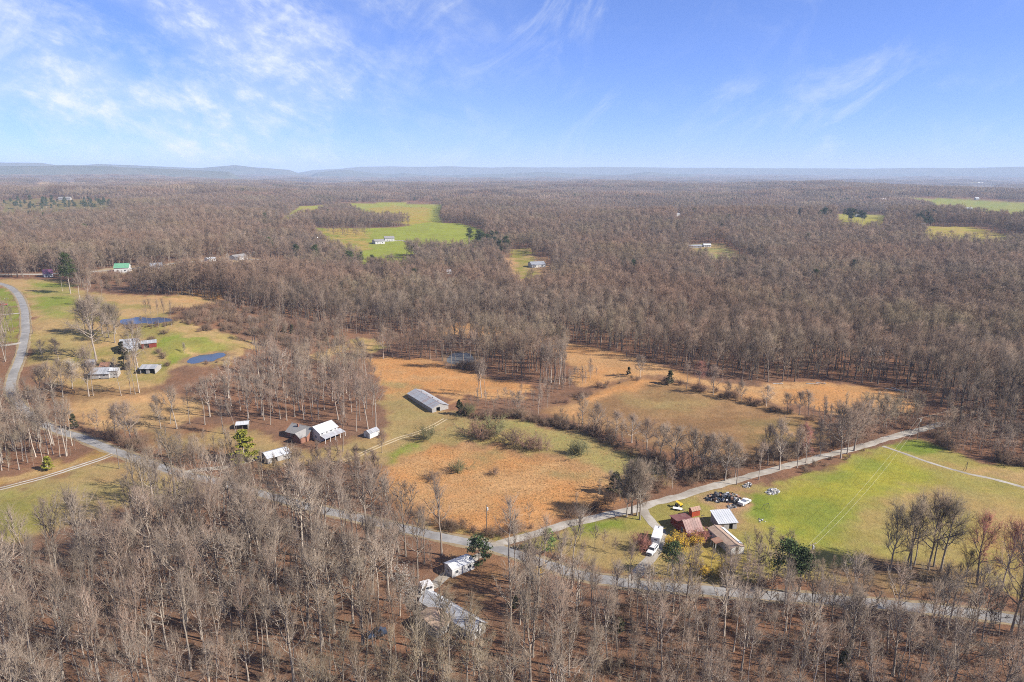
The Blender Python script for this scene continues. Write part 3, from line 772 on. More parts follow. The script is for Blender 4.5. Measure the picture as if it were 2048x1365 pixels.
# ------------------------------------------------------------------ tree shapes
class TM:
    """numpy mesh collector for tubes, cones and leaf faces"""
    def __init__(s): s.v = []; s.q = []; s.t = []; s.n = 0
    def tube(s, P, R, sides):
        P = np.asarray(P, float); n = len(P)
        T = np.gradient(P, axis=0); T /= np.linalg.norm(T, axis=1)[:, None] + 1e-9
        up = np.array([0.31, 0.17, 0.93]) if abs(T[0, 2]) < 0.8 else np.array([0.95, 0.3, 0.05])
        U = np.cross(T, up); U /= np.linalg.norm(U, axis=1)[:, None] + 1e-9
        Wv = np.cross(T, U)
        a = np.arange(sides) * 2 * math.pi / sides
        ring = P[:, None, :] + np.asarray(R)[:, None, None] * (np.cos(a)[None, :, None] * U[:, None, :] + np.sin(a)[None, :, None] * Wv[:, None, :])
        s.v.append(ring.reshape(-1, 3))
        idx = s.n + np.arange(n * sides).reshape(n, sides); nx = np.roll(idx, -1, axis=1)
        s.q.append(np.stack([idx[:-1], nx[:-1], nx[1:], idx[1:]], -1).reshape(-1, 4))
        s.n += n * sides
    def cones(s, B, D, L, R):
        """three-sided tapering twigs: base points, unit directions, lengths, radii"""
        n = len(B)
        if n == 0: return
        up = np.where(np.abs(D[:, 2:3]) < 0.8, np.array([[0, 0, 1.0]]), np.array([[1.0, 0, 0]]))
        U = np.cross(D, up); U /= np.linalg.norm(U, axis=1)[:, None] + 1e-9
        Wv = np.cross(D, U)
        vs = np.empty((n, 4, 3))
        for k in range(3):
            a = k * 2 * math.pi / 3
            vs[:, k] = B + np.asarray(R)[:, None] * (math.cos(a) * U + math.sin(a) * Wv)
        vs[:, 3] = B + D * np.asarray(L)[:, None]
        s.v.append(vs.reshape(-1, 3))
        b = s.n + np.arange(n)[:, None] * 4
        s.t.append(np.concatenate([b + [0, 1, 3], b + [1, 2, 3], b + [2, 0, 3]], axis=0))
        s.n += 4 * n
    def leaves(s, C, size, rng, flat=0.0):
        """small folded leaf clumps: two triangles hinged at an angle"""
        n = len(C)
        D = rng.normal(size=(n, 3)); D[:, 2] *= (1 - flat); D /= np.linalg.norm(D, axis=1)[:, None]
        E = rng.normal(size=(n, 3)); E -= D * (E * D).sum(1)[:, None]; E /= np.linalg.norm(E, axis=1)[:, None]
        Nn = np.cross(D, E)
        sz = size * rng.uniform(0.6, 1.4, n)[:, None]
        vs = np.stack([C - D * sz, C + D * sz, C + E * sz * 0.6 + Nn * sz * 0.3, C - E * sz * 0.6 + Nn * sz * 0.3], axis=1)
        s.v.append(vs.reshape(-1, 3))
        b = s.n + np.arange(n)[:, None] * 4
        s.t.append(np.concatenate([b + [0, 1, 2], b + [1, 0, 3]], axis=0))
        s.n += 4 * n
    def mesh(s, name, mat):
        me = mesh_np(name, np.vstack(s.v), np.vstack(s.q) if s.q else None, np.vstack(s.t) if s.t else None)
        me.materials.append(mat)
        return me
def unit(v): return v / (np.linalg.norm(v) + 1e-9)
def grow(rng, Ht, clear, crown_r, nl, trunk_r, n2=6, n3=6, n4=3, fork=False, up=0.35, tw=(0.034, 0.018), lean=0.03, low=70, high=22, l3=(1.1, 2.2), l4=(0.5, 1.1), bark2=False, spr=0.62, spr3=0.46):
    """returns trunk TM, crown TM for a leafless tree of height Ht standing at the origin"""
    T, C = TM(), TM()
    n = 9
    z = np.linspace(0, 1, n)
    wob = np.cumsum(rng.normal(size=(n, 2)) * 0.010 * Ht, axis=0) * z[:, None]
    la = rng.uniform(0, 6.28)
    tf = clear + (1 - clear) * 0.62                  # the trunk breaks up into leaders here
    P = np.column_stack([wob[:, 0] + math.cos(la) * lean * Ht * z, wob[:, 1] + math.sin(la) * lean * Ht * z, z * Ht * tf])
    P[0, 2] = -0.3
    R = trunk_r * (1 - 0.72 * z) ** 0.9
    R[0] *= 1.35
    T.tube(P, R, 6)
    limbs = []
    az = rng.uniform(0, 6.28)
    zb = clear * Ht * 0.78; ec = (Ht - zb) / 2; ez = zb + ec
    cx, cy = P[-1, 0] * 0.85, P[-1, 1] * 0.85
    for i in range(nl):
        f = clear + (tf - clear) * ((i + rng.uniform(-0.3, 0.3)) / (nl - 1))
        f = min(max(f, clear * 0.9), tf * 0.995)
        az += 2.4 + rng.uniform(-0.5, 0.5)
        k = (f - clear) / (tf - clear)
        inc = math.radians(low + (high - low) * k + rng.uniform(-10, 10))
        p0 = np.array([np.interp(f * Ht, P[:, 2], P[:, 0]), np.interp(f * Ht, P[:, 2], P[:, 1]), f * Ht])
        dd = np.array([math.sin(inc) * math.cos(az), math.sin(inc) * math.sin(az), math.cos(inc) + up * 0.35]); dd /= np.linalg.norm(dd)
        q = (p0 - np.array([cx, cy, ez])) / np.array([crown_r, crown_r, ec]); e = dd / np.array([crown_r, crown_r, ec])
        A_, B_, C_ = e @ e, 2 * q @ e, q @ q - 1
        L = (-B_ + math.sqrt(max(B_ * B_ - 4 * A_ * C_, 0.0))) / (2 * A_)
        L = max(L, 0.12 * Ht) * rng.uniform(0.66, 0.95)
        limbs.append((p0, inc, az, L, rng.uniform(0.42, 0.62) * np.interp(f * Ht, P[:, 2], R)))
    b3, d3, b3r = [], [], []
    for p0, inc, a, L, r0 in limbs:
        d = np.array([math.sin(inc) * math.cos(a), math.sin(inc) * math.sin(a), math.cos(inc)])
        m = 6; pts = [p0]
        for s in range(m - 1):
            d = unit(d + np.array([0, 0, up * 0.33]) + rng.normal(size=3) * 0.13)
            pts.append(pts[-1] + d * L / (m - 1))
        pts = np.array(pts)
        rr = max(r0, 0.05) * (1 - np.linspace(0, 1, m)) ** 0.8 + 0.018
        (T if r0 > 0.085 else C).tube(pts, rr, 4)
        for j in range(n2):
            s = rng.uniform(0.22, 1.0)
            q0 = np.array([np.interp(s * (m - 1), np.arange(m), pts[:, c]) for c in range(3)])
            k = min(int(s * (m - 1)), m - 2)
            dl = unit(pts[k + 1] - pts[k])
            d2 = unit(dl * 0.75 + rng.normal(size=3) * spr + np.array([0, 0, up * 0.5]))
            L2 = L * rng.uniform(0.28, 0.55) * (1.15 - 0.55 * s)
            q1 = q0 + d2 * L2 * 0.5; q2 = q1 + unit(d2 + rng.normal(size=3) * 0.25 + np.array([0, 0, up * 0.5])) * L2 * 0.5
            (T if bark2 else C).tube(np.array([q0, q1, q2]), [0.055, 0.042, 0.018], 3)
            for t_ in rng.uniform(0.15, 1.0, n3):
                b = q0 + (q1 - q0) * min(1, t_ * 2) if t_ < 0.5 else q1 + (q2 - q1) * (t_ * 2 - 1)
                b3.append(b); d3.append(d2)
        for t_ in rng.uniform(0.5, 1.0, n3):
            k = t_ * (m - 1); b3.append(np.array([np.interp(k, np.arange(m), pts[:, c]) for c in range(3)])); d3.append(unit(pts[-1] - pts[-2]))
    for t_ in rng.uniform(0.7, 1.0, n3):
        b3.append(np.array([np.interp(t_ * Ht * tf, P[:, 2], P[:, c]) for c in range(3)])); d3.append(np.array([0, 0, 1.0]))
    B = np.array(b3); D = np.array(d3)
    D = D * 0.8 + rng.normal(size=D.shape) * spr3 + np.array([0, 0, up * 0.55]); D /= np.linalg.norm(D, axis=1)[:, None]
    L = rng.uniform(l3[0], l3[1], len(B)) * Ht / 22
    C.cones(B, D, L, np.full(len(B), tw[0]))
    if n4:
        s = rng.uniform(0.15, 0.95, (len(B), n4))
        B4 = (B[:, None, :] + D[:, None, :] * (L[:, None] * s)[:, :, None]).reshape(-1, 3)
        D4 = np.repeat(D, n4, axis=0) * 0.75 + rng.normal(size=(len(B4), 3)) * 0.45 + np.array([0, 0, up * 0.4])
        D4 /= np.linalg.norm(D4, axis=1)[:, None]
        L4 = rng.uniform(l4[0], l4[1], len(B4)) * Ht / 22
        C.cones(B4, D4, L4, np.full(len(B4), tw[1]))
    return T, C
def joined(T, C, name, bm, tm):
    me = mesh_np(name, np.vstack(T.v + C.v),
                 np.vstack([q for q in T.q] + [q + T.n for q in C.q]) if (T.q or C.q) else None,
                 np.vstack([t for t in T.t] + [t + T.n for t in C.t]) if (T.t or C.t) else None)
    me.materials.append(bm); me.materials.append(tm)
    nq_t = sum(len(q) for q in T.q)
    nq = nq_t + sum(len(q) for q in C.q)
    mi = np.ones(len(me.polygons), np.int32); mi[:nq_t] = 0
    me.polygons.foreach_set('material_index', mi)
    return me
FOREST, OPENT, SAPL = [], [], []
for k in range(9):
    rng = np.random.default_rng(100 + k)
    Ht = rng.uniform(20, 25)
    FOREST.append((Ht,) + grow(rng, Ht, rng.uniform(0.38, 0.55), rng.uniform(3.3, 4.6), int(rng.integers(10, 14)), rng.uniform(0.17, 0.26), 5, 4, 1, lean=rng.uniform(0, 0.08), low=46, high=9, up=0.48, tw=(0.027, 0.015), l3=(1.6, 3.2), l4=(0.9, 1.8), bark2=True, spr=0.45, spr3=0.34))
for k in range(6):
    rng = np.random.default_rng(200 + k)
    Ht = rng.uniform(17, 20)
    OPENT.append((Ht,) + grow(rng, Ht, rng.uniform(0.20, 0.30), rng.uniform(6.2, 7.6), 17, rng.uniform(0.28, 0.36), 8, 6, 3, lean=0.02, low=68, high=12, up=0.28, tw=(0.030, 0.018), l3=(1.5, 2.9), l4=(0.8, 1.6), bark2=True))
for k in range(5):
    rng = np.random.default_rng(300 + k)
    Ht = rng.uniform(8, 10)
    SAPL.append((Ht,) + grow(rng, Ht, rng.uniform(0.2, 0.35), rng.uniform(1.3, 2.0), 8, rng.uniform(0.06, 0.09), 4, 3, 2, lean=0.05, low=50, high=15, up=0.4, tw=(0.024, 0.014), l3=(1.6, 3.0), l4=(0.8, 1.6)))
TREE_MESH = {}
for nm, lst in (('forest', FOREST), ('open', OPENT), ('sapling', SAPL)):
    TREE_MESH[nm] = [(H_, T.mesh('trunk', M['bark']), C.mesh('crown', M['twig'])) for H_, T, C in lst]
TREE_MESH['red'] = [(H_, T.mesh('trunk', M['bark']), C.mesh('crown', M['red_twig'])) for H_, T, C in OPENT[:3]]
def bush_mesh(seed, h, w, mat, leaf=None, nst=26):
    rng = np.random.default_rng(seed)
    C = TM()
    n = nst
    a = rng.uniform(0, 6.28, n); inc = rng.uniform(0.1, 1.1, n)
    D = np.column_stack([np.sin(inc) * np.cos(a), np.sin(inc) * np.sin(a), np.cos(inc)])
    B = np.column_stack([rng.normal(size=(n, 2)) * w * 0.16, np.full(n, -0.1)])
    L = h * rng.uniform(0.65, 1.05, n)
    # outline: spread as wide as w/2
    D[:, :2] *= (w / 2 / h) * 1.1; D /= np.linalg.norm(D, axis=1)[:, None]
    C.cones(B, D, L, np.full(n, 0.05))
    for lev, (cnt, ll, rr) in enumerate(((9, 0.42, 0.032), (5, 0.22, 0.018))):
        s = rng.uniform(0.25, 0.98, (len(B), cnt))
        B2 = (B[:, None] + D[:, None] * (L[:, None] * s)[:, :, None]).reshape(-1, 3)
        D2 = np.repeat(D, cnt, axis=0) * 0.7 + rng.normal(size=(len(B2), 3)) * 0.5 + np.array([0, 0, 0.15]); D2 /= np.linalg.norm(D2, axis=1)[:, None]
        L2 = h * ll * rng.uniform(0.6, 1.2, len(B2))
        C.cones(B2, D2, L2, np.full(len(B2), rr))
        B, D, L = B2, D2, L2
    if leaf is not None:
        L_ = TM(); k = rng.choice(len(B), int(len(B) * 0.9))
        pts = B[k] + D[k] * (L[k] * rng.uniform(0.3, 1.1, len(k)))[:, None]
        L_.leaves(np.vstack([pts + rng.normal(size=pts.shape) * 0.1 for _ in range(4)]), 0.055 * max(1, h / 2), rng)
        return C.mesh('branches', mat), L_.mesh('blossom', leaf)
    return C.mesh('branches', mat)
BUSH = [bush_mesh(400 + k, 2.6 + 0.4 * k, 3.6 + 0.3 * k, M['brush'], nst=20) for k in range(4)]
OBUSH = [bush_mesh(420 + k, 2.8, 3.8, M['olive_brush'], nst=22) for k in range(2)]
def conifer(seed, Ht, w, mat, kind='pine', n=1500, ls=0.22):
    rng = np.random.default_rng(seed)
    T, C = TM(), TM()
    z = np.linspace(0, 1, 6)
    P = np.column_stack([np.cumsum(rng.normal(size=6) * 0.08), np.cumsum(rng.normal(size=6) * 0.08), z * Ht]); P[0, 2] = -0.3
    T.tube(P, 0.016 * Ht * (1 - z) + 0.03, 6)
    pts = []
    nb = 46
    for i in range(nb):
        f = rng.uniform(0.42 if kind == 'pine' else 0.06, 0.98)
        a = rng.uniform(0, 6.28)
        if kind == 'pine':
            k = (f - 0.42) / 0.56; rad = w / 2 * (0.55 + 0.6 * math.sin(math.pi * min(1, 0.25 + 0.75 * k))) * (1 - 0.45 * k)
        elif kind == 'cedar':
            rad = w / 2 * (1 - f) ** 0.75 * (0.9 + 0.3 * min(1, f * 6)) + 0.12
        else:
            rad = w / 2 * math.sin(math.pi * (0.12 + 0.86 * f)) ** 0.7 + 0.1
        rad *= rng.uniform(0.65, 1.15)
        b = np.array([np.interp(f * Ht, P[:, 2], P[:, 0]), np.interp(f * Ht, P[:, 2], P[:, 1]), f * Ht])
        e = b + np.array([math.cos(a) * rad, math.sin(a) * rad, rad * (0.25 if kind != 'pine' else 0.12)])
        T.tube(np.array([b, (b + e) / 2 + [0, 0, 0.1], e]), [0.05, 0.035, 0.015], 3)
        m = n // nb
        s = rng.uniform(0.3, 1.1, m) ** 0.7
        c = b + (e - b) * s[:, None] + rng.normal(size=(m, 3)) * np.array([1, 1, 0.6]) * (0.045 * Ht if kind == 'pine' else 0.06 * w) * 0.9
        pts.append(c)
    C.leaves(np.vstack(pts), ls, rng)
    return Ht, T, C
PINE = [conifer(500 + k, 18, 7.0, None, 'pine', 2300, 0.28) for k in range(3)]
CEDAR = [conifer(520 + k, 8, 3.4, None, 'cedar', 5200, 0.22) for k in range(2)]
MAGN = conifer(540, 9, 6.4, None, 'round', 2600, 0.22)
for nm, lst, mt in (('pine', PINE, 'pine'), ('cedar', CEDAR, 'cedar'), ('darkcedar', CEDAR, 'darkcedar'), ('magnolia', [MAGN], 'magnolia'), ('newleaf', [MAGN], 'newleaf')):
    TREE_MESH[nm] = [(H_, T.mesh('trunk', M['bark']), C.mesh('crown', M[mt])) for H_, T, C in lst]
PEAR = []
for k in range(2):
    rng = np.random.default_rng(560 + k)
    T, C = grow(rng, 10, 0.2, 3.0, 12, 0.14, 6, 5, 2, low=55, high=15, up=0.5, l3=(1.6, 3), l4=(0.8, 1.6))
    Lf = TM()
    pts = np.vstack([v.reshape(-1, 4, 3)[:, 3] for v in C.v if v.shape[0] % 4 == 0 and v.shape[0] > 400])
    pts = np.vstack([pts, pts]); Lf.leaves(pts + rng.normal(size=pts.shape) * 0.16, 0.06, rng)
    PEAR.append((10.0, T.mesh('trunk', M['bark']), C.mesh('crown', M['twig']), Lf.mesh('blossom', M['blossom'])))
TREE_MESH['pear'] = PEAR
NAME = {'forest': 'bare_tree', 'open': 'bare_tree', 'sapling': 'sapling', 'red': 'red_maple', 'pine': 'pine_tree', 'cedar': 'cedar_tree', 'darkcedar': 'cedar_tree', 'magnolia': 'magnolia_tree', 'newleaf': 'leafing_tree', 'pear': 'blossom_tree'}
def tree(kind, x, y, h, label, group=None, wide=1.0, var=None, rz=None, cat='tree'):
    lst = TREE_MESH[kind]
    v = lst[random.randrange(len(lst)) if var is None else var % len(lst)]
    root = empty(NAME[kind], (x, y, zs(x, y)), random.uniform(0, 6.28) if rz is None else rz)
    s = h / v[0]
    root.scale = (s * wide, s * wide, s)
    link('trunk', v[1], None, root); link('crown', v[2], None, root)
    if len(v) > 3: link('blossom', v[3], None, root)
    tag(root, label, cat, group)
    return root
TREE_XY = []
def hero(kind, px, base, top, label, group=None, wide=1.0):
    p = at(px, base); h = height_at(p, top)
    TREE_XY.append((p[0], p[1]))
    return tree(kind, p[0], p[1], h, label, group, wide)

# ------------------------------------------------------------------ masks for planting
BUILD_XY = []          # (x, y, radius) clear spots, filled by the buildings list below
def near_roads(x, y, extra=1.6):
    m = np.zeros(np.shape(x), bool)
    for line, w in ROAD_LINES:
        la = np.array(line)
        bb = (x > la[:, 0].min() - 12) & (x < la[:, 0].max() + 12) & (y > la[:, 1].min() - 12) & (y < la[:, 1].max() + 12)
        if bb.any():
            i = np.where(bb)[0]
            m[i] |= pdist(line, x[i], y[i], closed=False) < w / 2 + extra
    return m
def in_pond(x, y):
    m = np.zeros(np.shape(x), bool)
    for w, lev in PONDS_W: m |= sdist(w, x, y) > -1.0
    return m
def near_build(x, y):
    m = np.zeros(np.shape(x), bool)
    for bx, by, r in BUILD_XY: m |= (x - bx) ** 2 + (y - by) ** 2 < r * r
    return m
def jitter_grid(poly, sp, rng):
    pa = np.array(poly)
    gx = np.arange(pa[:, 0].min(), pa[:, 0].max(), sp); gy = np.arange(pa[:, 1].min(), pa[:, 1].max(), sp)
    X, Y = np.meshgrid(gx, gy); X = X.ravel() + rng.uniform(-0.48, 0.48, X.size) * sp; Y = Y.ravel() + rng.uniform(-0.48, 0.48, Y.size) * sp
    m = inside(poly, X, Y)
    return X[m], Y[m]
def plant_ok(x, y, extra=1.6):
    return ~(near_roads(x, y, extra) | in_pond(x, y) | near_build(x, y))

# ------------------------------------------------------------------ instanced stuff (woods nobody could count)
def scatter(name, pts, rot, scl, idx, protos, label, cat, tilt=None):
    me = bpy.data.meshes.new(name)
    n = len(pts)
    me.vertices.add(n); me.vertices.foreach_set('co', np.asarray(pts, np.float32).ravel())
    for an, ty, key, val in (('i_rot', 'FLOAT', 'value', rot), ('i_idx', 'INT', 'value', idx)):
        a = me.attributes.new(an, ty, 'POINT'); a.data.foreach_set(key, np.asarray(val, np.int32 if ty == 'INT' else np.float32))
    a = me.attributes.new('i_scl', 'FLOAT_VECTOR', 'POINT'); a.data.foreach_set('vector', np.asarray(scl, np.float32).ravel())
    o = link(name, me)
    pc = bpy.data.collections.new(name + '_kinds')
    for k, pm in enumerate(protos):
        po = bpy.data.objects.new('%s_kind_%02d' % (name, k), pm); pc.objects.link(po)
    ng = bpy.data.node_groups.new(name, 'GeometryNodeTree')
    ng.interface.new_socket('Geometry', in_out='INPUT', socket_type='NodeSocketGeometry')
    ng.interface.new_socket('Geometry', in_out='OUTPUT', socket_type='NodeSocketGeometry')
    N = ng.nodes; Lk = ng.links
    gi = N.new('NodeGroupInput'); go = N.new('NodeGroupOutput')
    ci = N.new('GeometryNodeCollectionInfo'); ci.inputs['Collection'].default_value = pc
    ci.inputs['Separate Children'].default_value = True; ci.inputs['Reset Children'].default_value = True
    ip = N.new('GeometryNodeInstanceOnPoints')
    ip.inputs['Pick Instance'].default_value = True
    def attr(nm, ty):
        a = N.new('GeometryNodeInputNamedAttribute'); a.data_type = ty; a.inputs['Name'].default_value = nm
        return a.outputs['Attribute']
    cx = N.new('ShaderNodeCombineXYZ'); Lk.new(attr('i_rot', 'FLOAT'), cx.inputs['Z'])
    Lk.new(gi.outputs[0], ip.inputs['Points']); Lk.new(ci.outputs[0], ip.inputs['Instance'])
    Lk.new(attr('i_idx', 'INT'), ip.inputs['Instance Index']); Lk.new(cx.outputs[0], ip.inputs['Rotation'])
    Lk.new(attr('i_scl', 'FLOAT_VECTOR'), ip.inputs['Scale'])
    Lk.new(ip.outputs[0], go.inputs[0])
    md = o.modifiers.new('scatter', 'NODES'); md.node_group = ng
    tag(o, label, cat, kind='stuff')
    return o
def scat_xy(name, x, y, h, hvar, protos, proto_h, label, cat, rng, wvar=0.15, sink=0.0):
    n = len(x)
    idx = rng.integers(0, len(protos), n)
    ph = np.array(proto_h)[idx]
    s = h * rng.uniform(1 - hvar, 1 + hvar, n) / ph
    w = s * rng.uniform(1 - wvar, 1 + wvar, n)
    scatter(name, np.column_stack([x, y, zt(x, y) - sink]), rng.uniform(0, 6.28, n), np.column_stack([w, w, s]), idx, protos, label, cat)
OPENL = []
for k in range(4):                                  # sparser spreading trees grown inside the wood
    rng = np.random.default_rng(250 + k)
    Ht = rng.uniform(17, 20)
    OPENL.append((Ht,) + grow(rng, Ht, rng.uniform(0.22, 0.36), rng.uniform(5.0, 6.4), 12, rng.uniform(0.24, 0.32), 6, 4, 1, lean=rng.uniform(0, 0.06), low=62, high=10, up=0.42, tw=(0.028, 0.016), l3=(1.6, 3.2), l4=(0.9, 1.7), bark2=True, spr=0.48, spr3=0.36))
TREE_MESH['spread'] = [(H_, T.mesh('trunk', M['bark']), C.mesh('crown', M['twig'])) for H_, T, C in OPENL]
NAME['spread'] = 'bare_tree'
JL = [joined(T, C, 'bare_tree', M['bark'], M['twig']) for H_, T, C in OPENL]; HL = [f[0] for f in OPENL]
JF = [joined(T, C, 'bare_tree', M['bark'], M['twig']) for H_, T, C in FOREST]; HF = [f[0] for f in FOREST]
JO = [joined(T, C, 'bare_tree', M['bark'], M['twig']) for H_, T, C in OPENT]; HO = [f[0] for f in OPENT]
JS = [joined(T, C, 'sapling', M['bark'], M['twig']) for H_, T, C in SAPL]; HS = [f[0] for f in SAPL]
JP = [joined(T, C, 'pine_tree', M['bark'], M['pine']) for H_, T, C in PINE]; HP = [f[0] for f in PINE]
JFD = [joined(T, C, 'bare_tree', M['dark_bark'], M['shaded_twig']) for H_, T, C in FOREST + OPENL]; HFD = HF + HL
# lighter trees for the middle distance
LF = []
for k in range(7):
    rng = np.random.default_rng(700 + k)
    T, C = grow(rng, 22, rng.uniform(0.24, 0.38), rng.uniform(4.6, 6.0), 12, 0.22, 4, 4, 2, low=70, high=16, up=0.26, tw=(0.06, 0.036), l3=(1.5, 2.7), l4=(0.8, 1.5))
    LF.append(joined(T, C, 'bare_tree', M['dark_bark'], M['shaded_twig']))
# patches of canopy for the far woods, 70 m across
PATCH = []
PS = 70.0
for k in range(4):
    rng = np.random.default_rng(740 + k)
    C = TM()
    gx, gy = np.meshgrid((np.arange(9) + 0.5) / 9 - 0.5, (np.arange(9) + 0.5) / 9 - 0.5)
    for cx, cy in zip(gx.ravel(), gy.ravel()):
        cx = (cx + rng.uniform(-0.05, 0.05)) * PS; cy = (cy + rng.uniform(-0.05, 0.05)) * PS
        h = rng.uniform(15, 24); r = rng.uniform(3.4, 5.4)
        m = 60
        d = rng.normal(size=(m, 3)); d[:, 2] = np.abs(d[:, 2]) * 0.9 + 0.1; d /= np.linalg.norm(d, axis=1)[:, None]
        base = np.column_stack([np.full(m, cx), np.full(m, cy), h - r * 1.25 + rng.uniform(-3, 1.5, m)])
        s = rng.uniform(0.2, 0.7, m)[:, None]
        C.cones(base + d * r * s, d * 1.0, r * rng.uniform(0.45, 0.75, m), np.full(m, 0.16))
        C.cones(np.array([[cx, cy, -3.0]]), np.array([[0, 0, 1.0]]), np.array([h]), np.array([0.35]))
    PATCH.append(C.mesh('wood_patch', M['shaded_twig']))

# ------------------------------------------------------------------ buildings
def corner_frame(A, B, C, fixL=None, fixW=None):
    a, b, c = at(*A), at(*B), at(*C)
    d = b[:2] - a[:2]; L = float(np.linalg.norm(d)); ux = d / L
    perp = np.array([-ux[1], ux[0]])
    w = float(np.dot(c[:2] - a[:2], perp)); sy = 1 if w > 0 else -1
    if fixL: L = fixL
    Wd = fixW or abs(w)
    ctr = a[:2] + ux * L / 2 + perp * sy * Wd / 2
    return L, Wd, sy, (ctr[0], ctr[1], zs(ctr[0], ctr[1])), math.atan2(ux[1], ux[0])
def hexslab(p, q, along, w, th, up=Vector((0, 0, 1))):
    """slab from line point p (ridge) to q (eave), width w along the unit vector along, thickness th"""
    p, q, along = Vector(p), Vector(q), Vector(along)
    n = (q - p).normalized().cross(along).normalized()
    if n.z < 0: n = -n
    a = along * (w / 2)
    lo = [p - a, p + a, q + a, q - a]
    hi = [v + n * th for v in lo]
    return lo, hi
def building(name, label, A, B, C, eave, ridge, roof, wall, cat='building', sheets=0.9, over=0.3, ops=(), mono=False,
             fixL=None, fixW=None, nowall=(), ridge_axis='x', group=None, door_mat=None, hipcap=None, trim=True, clear=2.5, th=0.14, base=0.25):
    L, Wd, sy, loc, rz = corner_frame(A, B, C, fixL, fixW)
    BUILD_XY.append((loc[0], loc[1], 0.55 * max(L, Wd) + clear))
    root = empty(name, loc, rz)
    tag(root, label, cat, group)
    if ridge_axis == 'y':                      # ridge runs across the AB line
        rot = True
    hx, hy = L / 2, Wd / 2
    yn, yf = -sy * hy, sy * hy                 # near side (AB) and far side
    mb = MB()
    def panel(side, span, h, lst):
        us = sorted(lst)
        segs = []; u = -span / 2
        for (u0, u1, z0, z1) in us:
            segs.append((u, u0, -base, h))
            if z0 > 0.02: segs.append((u0, u1, -base, z0))
            if z1 < h - 0.02: segs.append((u0, u1, z1, h))
            u = u1
        segs.append((u, span / 2, -base, h))
        for u0, u1, z0, z1 in segs:
            if u1 - u0 < 0.01: continue
            if side in 'nf':
                y0 = yn if side == 'n' else yf
                y1 = y0 - math.copysign(th, y0)
                mb.box(u0, u1, min(y0, y1), max(y0, y1), z0, z1)
            else:
                x0 = -hx if side == 'a' else hx
                x1 = x0 - math.copysign(th, x0)
                mb.box(min(x0, x1), max(x0, x1), u0, u1, z0, z1)
    if ridge_axis == 'x':
        hgt = {'n': eave, 'f': ridge if mono else eave, 'a': eave, 'b': eave}
    else:
        hgt = {'n': eave, 'f': eave, 'a': eave, 'b': eave}
    spans = {'n': L, 'f': L, 'a': Wd - 2 * th, 'b': Wd - 2 * th}
    sd = {s: [] for s in 'nfab'}
    todo = []
    for (side, uc, w, z0, z1, kind) in ops:
        c = uc * spans[side] / 2
        sd[side].append((c - w / 2, c + w / 2, z0, z1)); todo.append((side, c, w, z0, z1, kind))
    for s in 'nfab':
        if s not in nowall: panel(s, spans[s], hgt[s] - 0.003, sd[s])
    # gable tops
    for s in (('a', 'b') if ridge_axis == 'x' else ('n', 'f')):
        if s in nowall: continue
        if ridge_axis == 'x':
            x0 = -hx if s == 'a' else hx; x1 = x0 - math.copysign(th, x0)
            if mono: poly = [(yn * 0.998, eave), (yf * 0.998, eave), (yf * 0.998, ridge - 0.02)]
            else: poly = [(-hy * 0.998, eave), (hy * 0.998, eave), (0, ridge - 0.02)]
            mb.prism(poly, abs(x1 - x0), 'x', min(x0, x1))
        else:
            y0 = yn if s == 'n' else yf; y1 = y0 - math.copysign(th, y0)
            mb.prism([(-hx * 0.998, eave), (hx * 0.998, eave), (0, ridge - 0.02)], abs(y1 - y0), 'y', min(y0, y1))
    wl_ = mb.build('wall', wall, root)
    for side, c, w, z0, z1, kind in todo:
        if kind == 'open': continue
        def put(d0, d1, a0, a1, b0, b1, m):
            # d: depth offset inward from outer face
            if side in 'nf':
                y0 = yn if side == 'n' else yf; sg = -math.copysign(1, y0)
                ya, yb = y0 + sg * d0, y0 + sg * d1
                m.box(a0, a1, min(ya, yb), max(ya, yb), b0, b1)
            else:
                x0 = -hx if side == 'a' else hx; sg = -math.copysign(1, x0)
                xa, xb = x0 + sg * d0, x0 + sg * d1
                m.box(min(xa, xb), max(xa, xb), a0, a1, b0, b1)
        if kind == 'window':
            m = MB(); f = 0.07
            put(-0.03, 0.08, c - w / 2 - f, c + w / 2 + f, z1, z1 + f, m); put(-0.03, 0.08, c - w / 2 - f, c + w / 2 + f, z0 - f, z0, m)
            put(-0.03, 0.08, c - w / 2 - f, c - w / 2, z0, z1, m); put(-0.03, 0.08, c + w / 2, c + w / 2 + f, z0, z1, m)
            put(-0.01, 0.06, c - 0.025, c + 0.025, z0, z1, m)
            fr = m.build('window', M['trim'], root)
            m = MB(); put(0.065, 0.085, c - w / 2, c + w / 2, z0, z1, m); m.build('pane', M['glass'], fr)
        else:
            m = MB(); put(0.03, 0.08, c - w / 2 + 0.02, c + w / 2 - 0.02, z0 + 0.02, z1 - 0.02, m)
            m.build('door', door_mat or M['siding_white'], root)
    # roof
    if ridge_axis == 'x':
        ax = Vector((1, 0, 0)); length = L
        if mono: slopes = [((0, yf + math.copysign(over, yf), ridge + (ridge - eave) / Wd * over), (0, yn + math.copysign(over, yn), eave - (ridge - eave) / Wd * over))]
        else:
            sl = (ridge - eave) / hy
            slopes = [((0, 0, ridge), (0, s * (hy + over), eave - sl * over)) for s in (-1, 1)]
    else:
        ax = Vector((0, 1, 0)); length = Wd
        sl = (ridge - eave) / hx
        slopes = [((0, 0, ridge), (s * (hx + over), 0, eave - sl * over)) for s in (-1, 1)]
    full = length + 2 * over
    cap = MB()
    for p, q in slopes:                         # decking under the sheets
        lo, hi = hexslab(p, q, ax, full - 0.06, 0.05); cap.hexa(lo, hi)
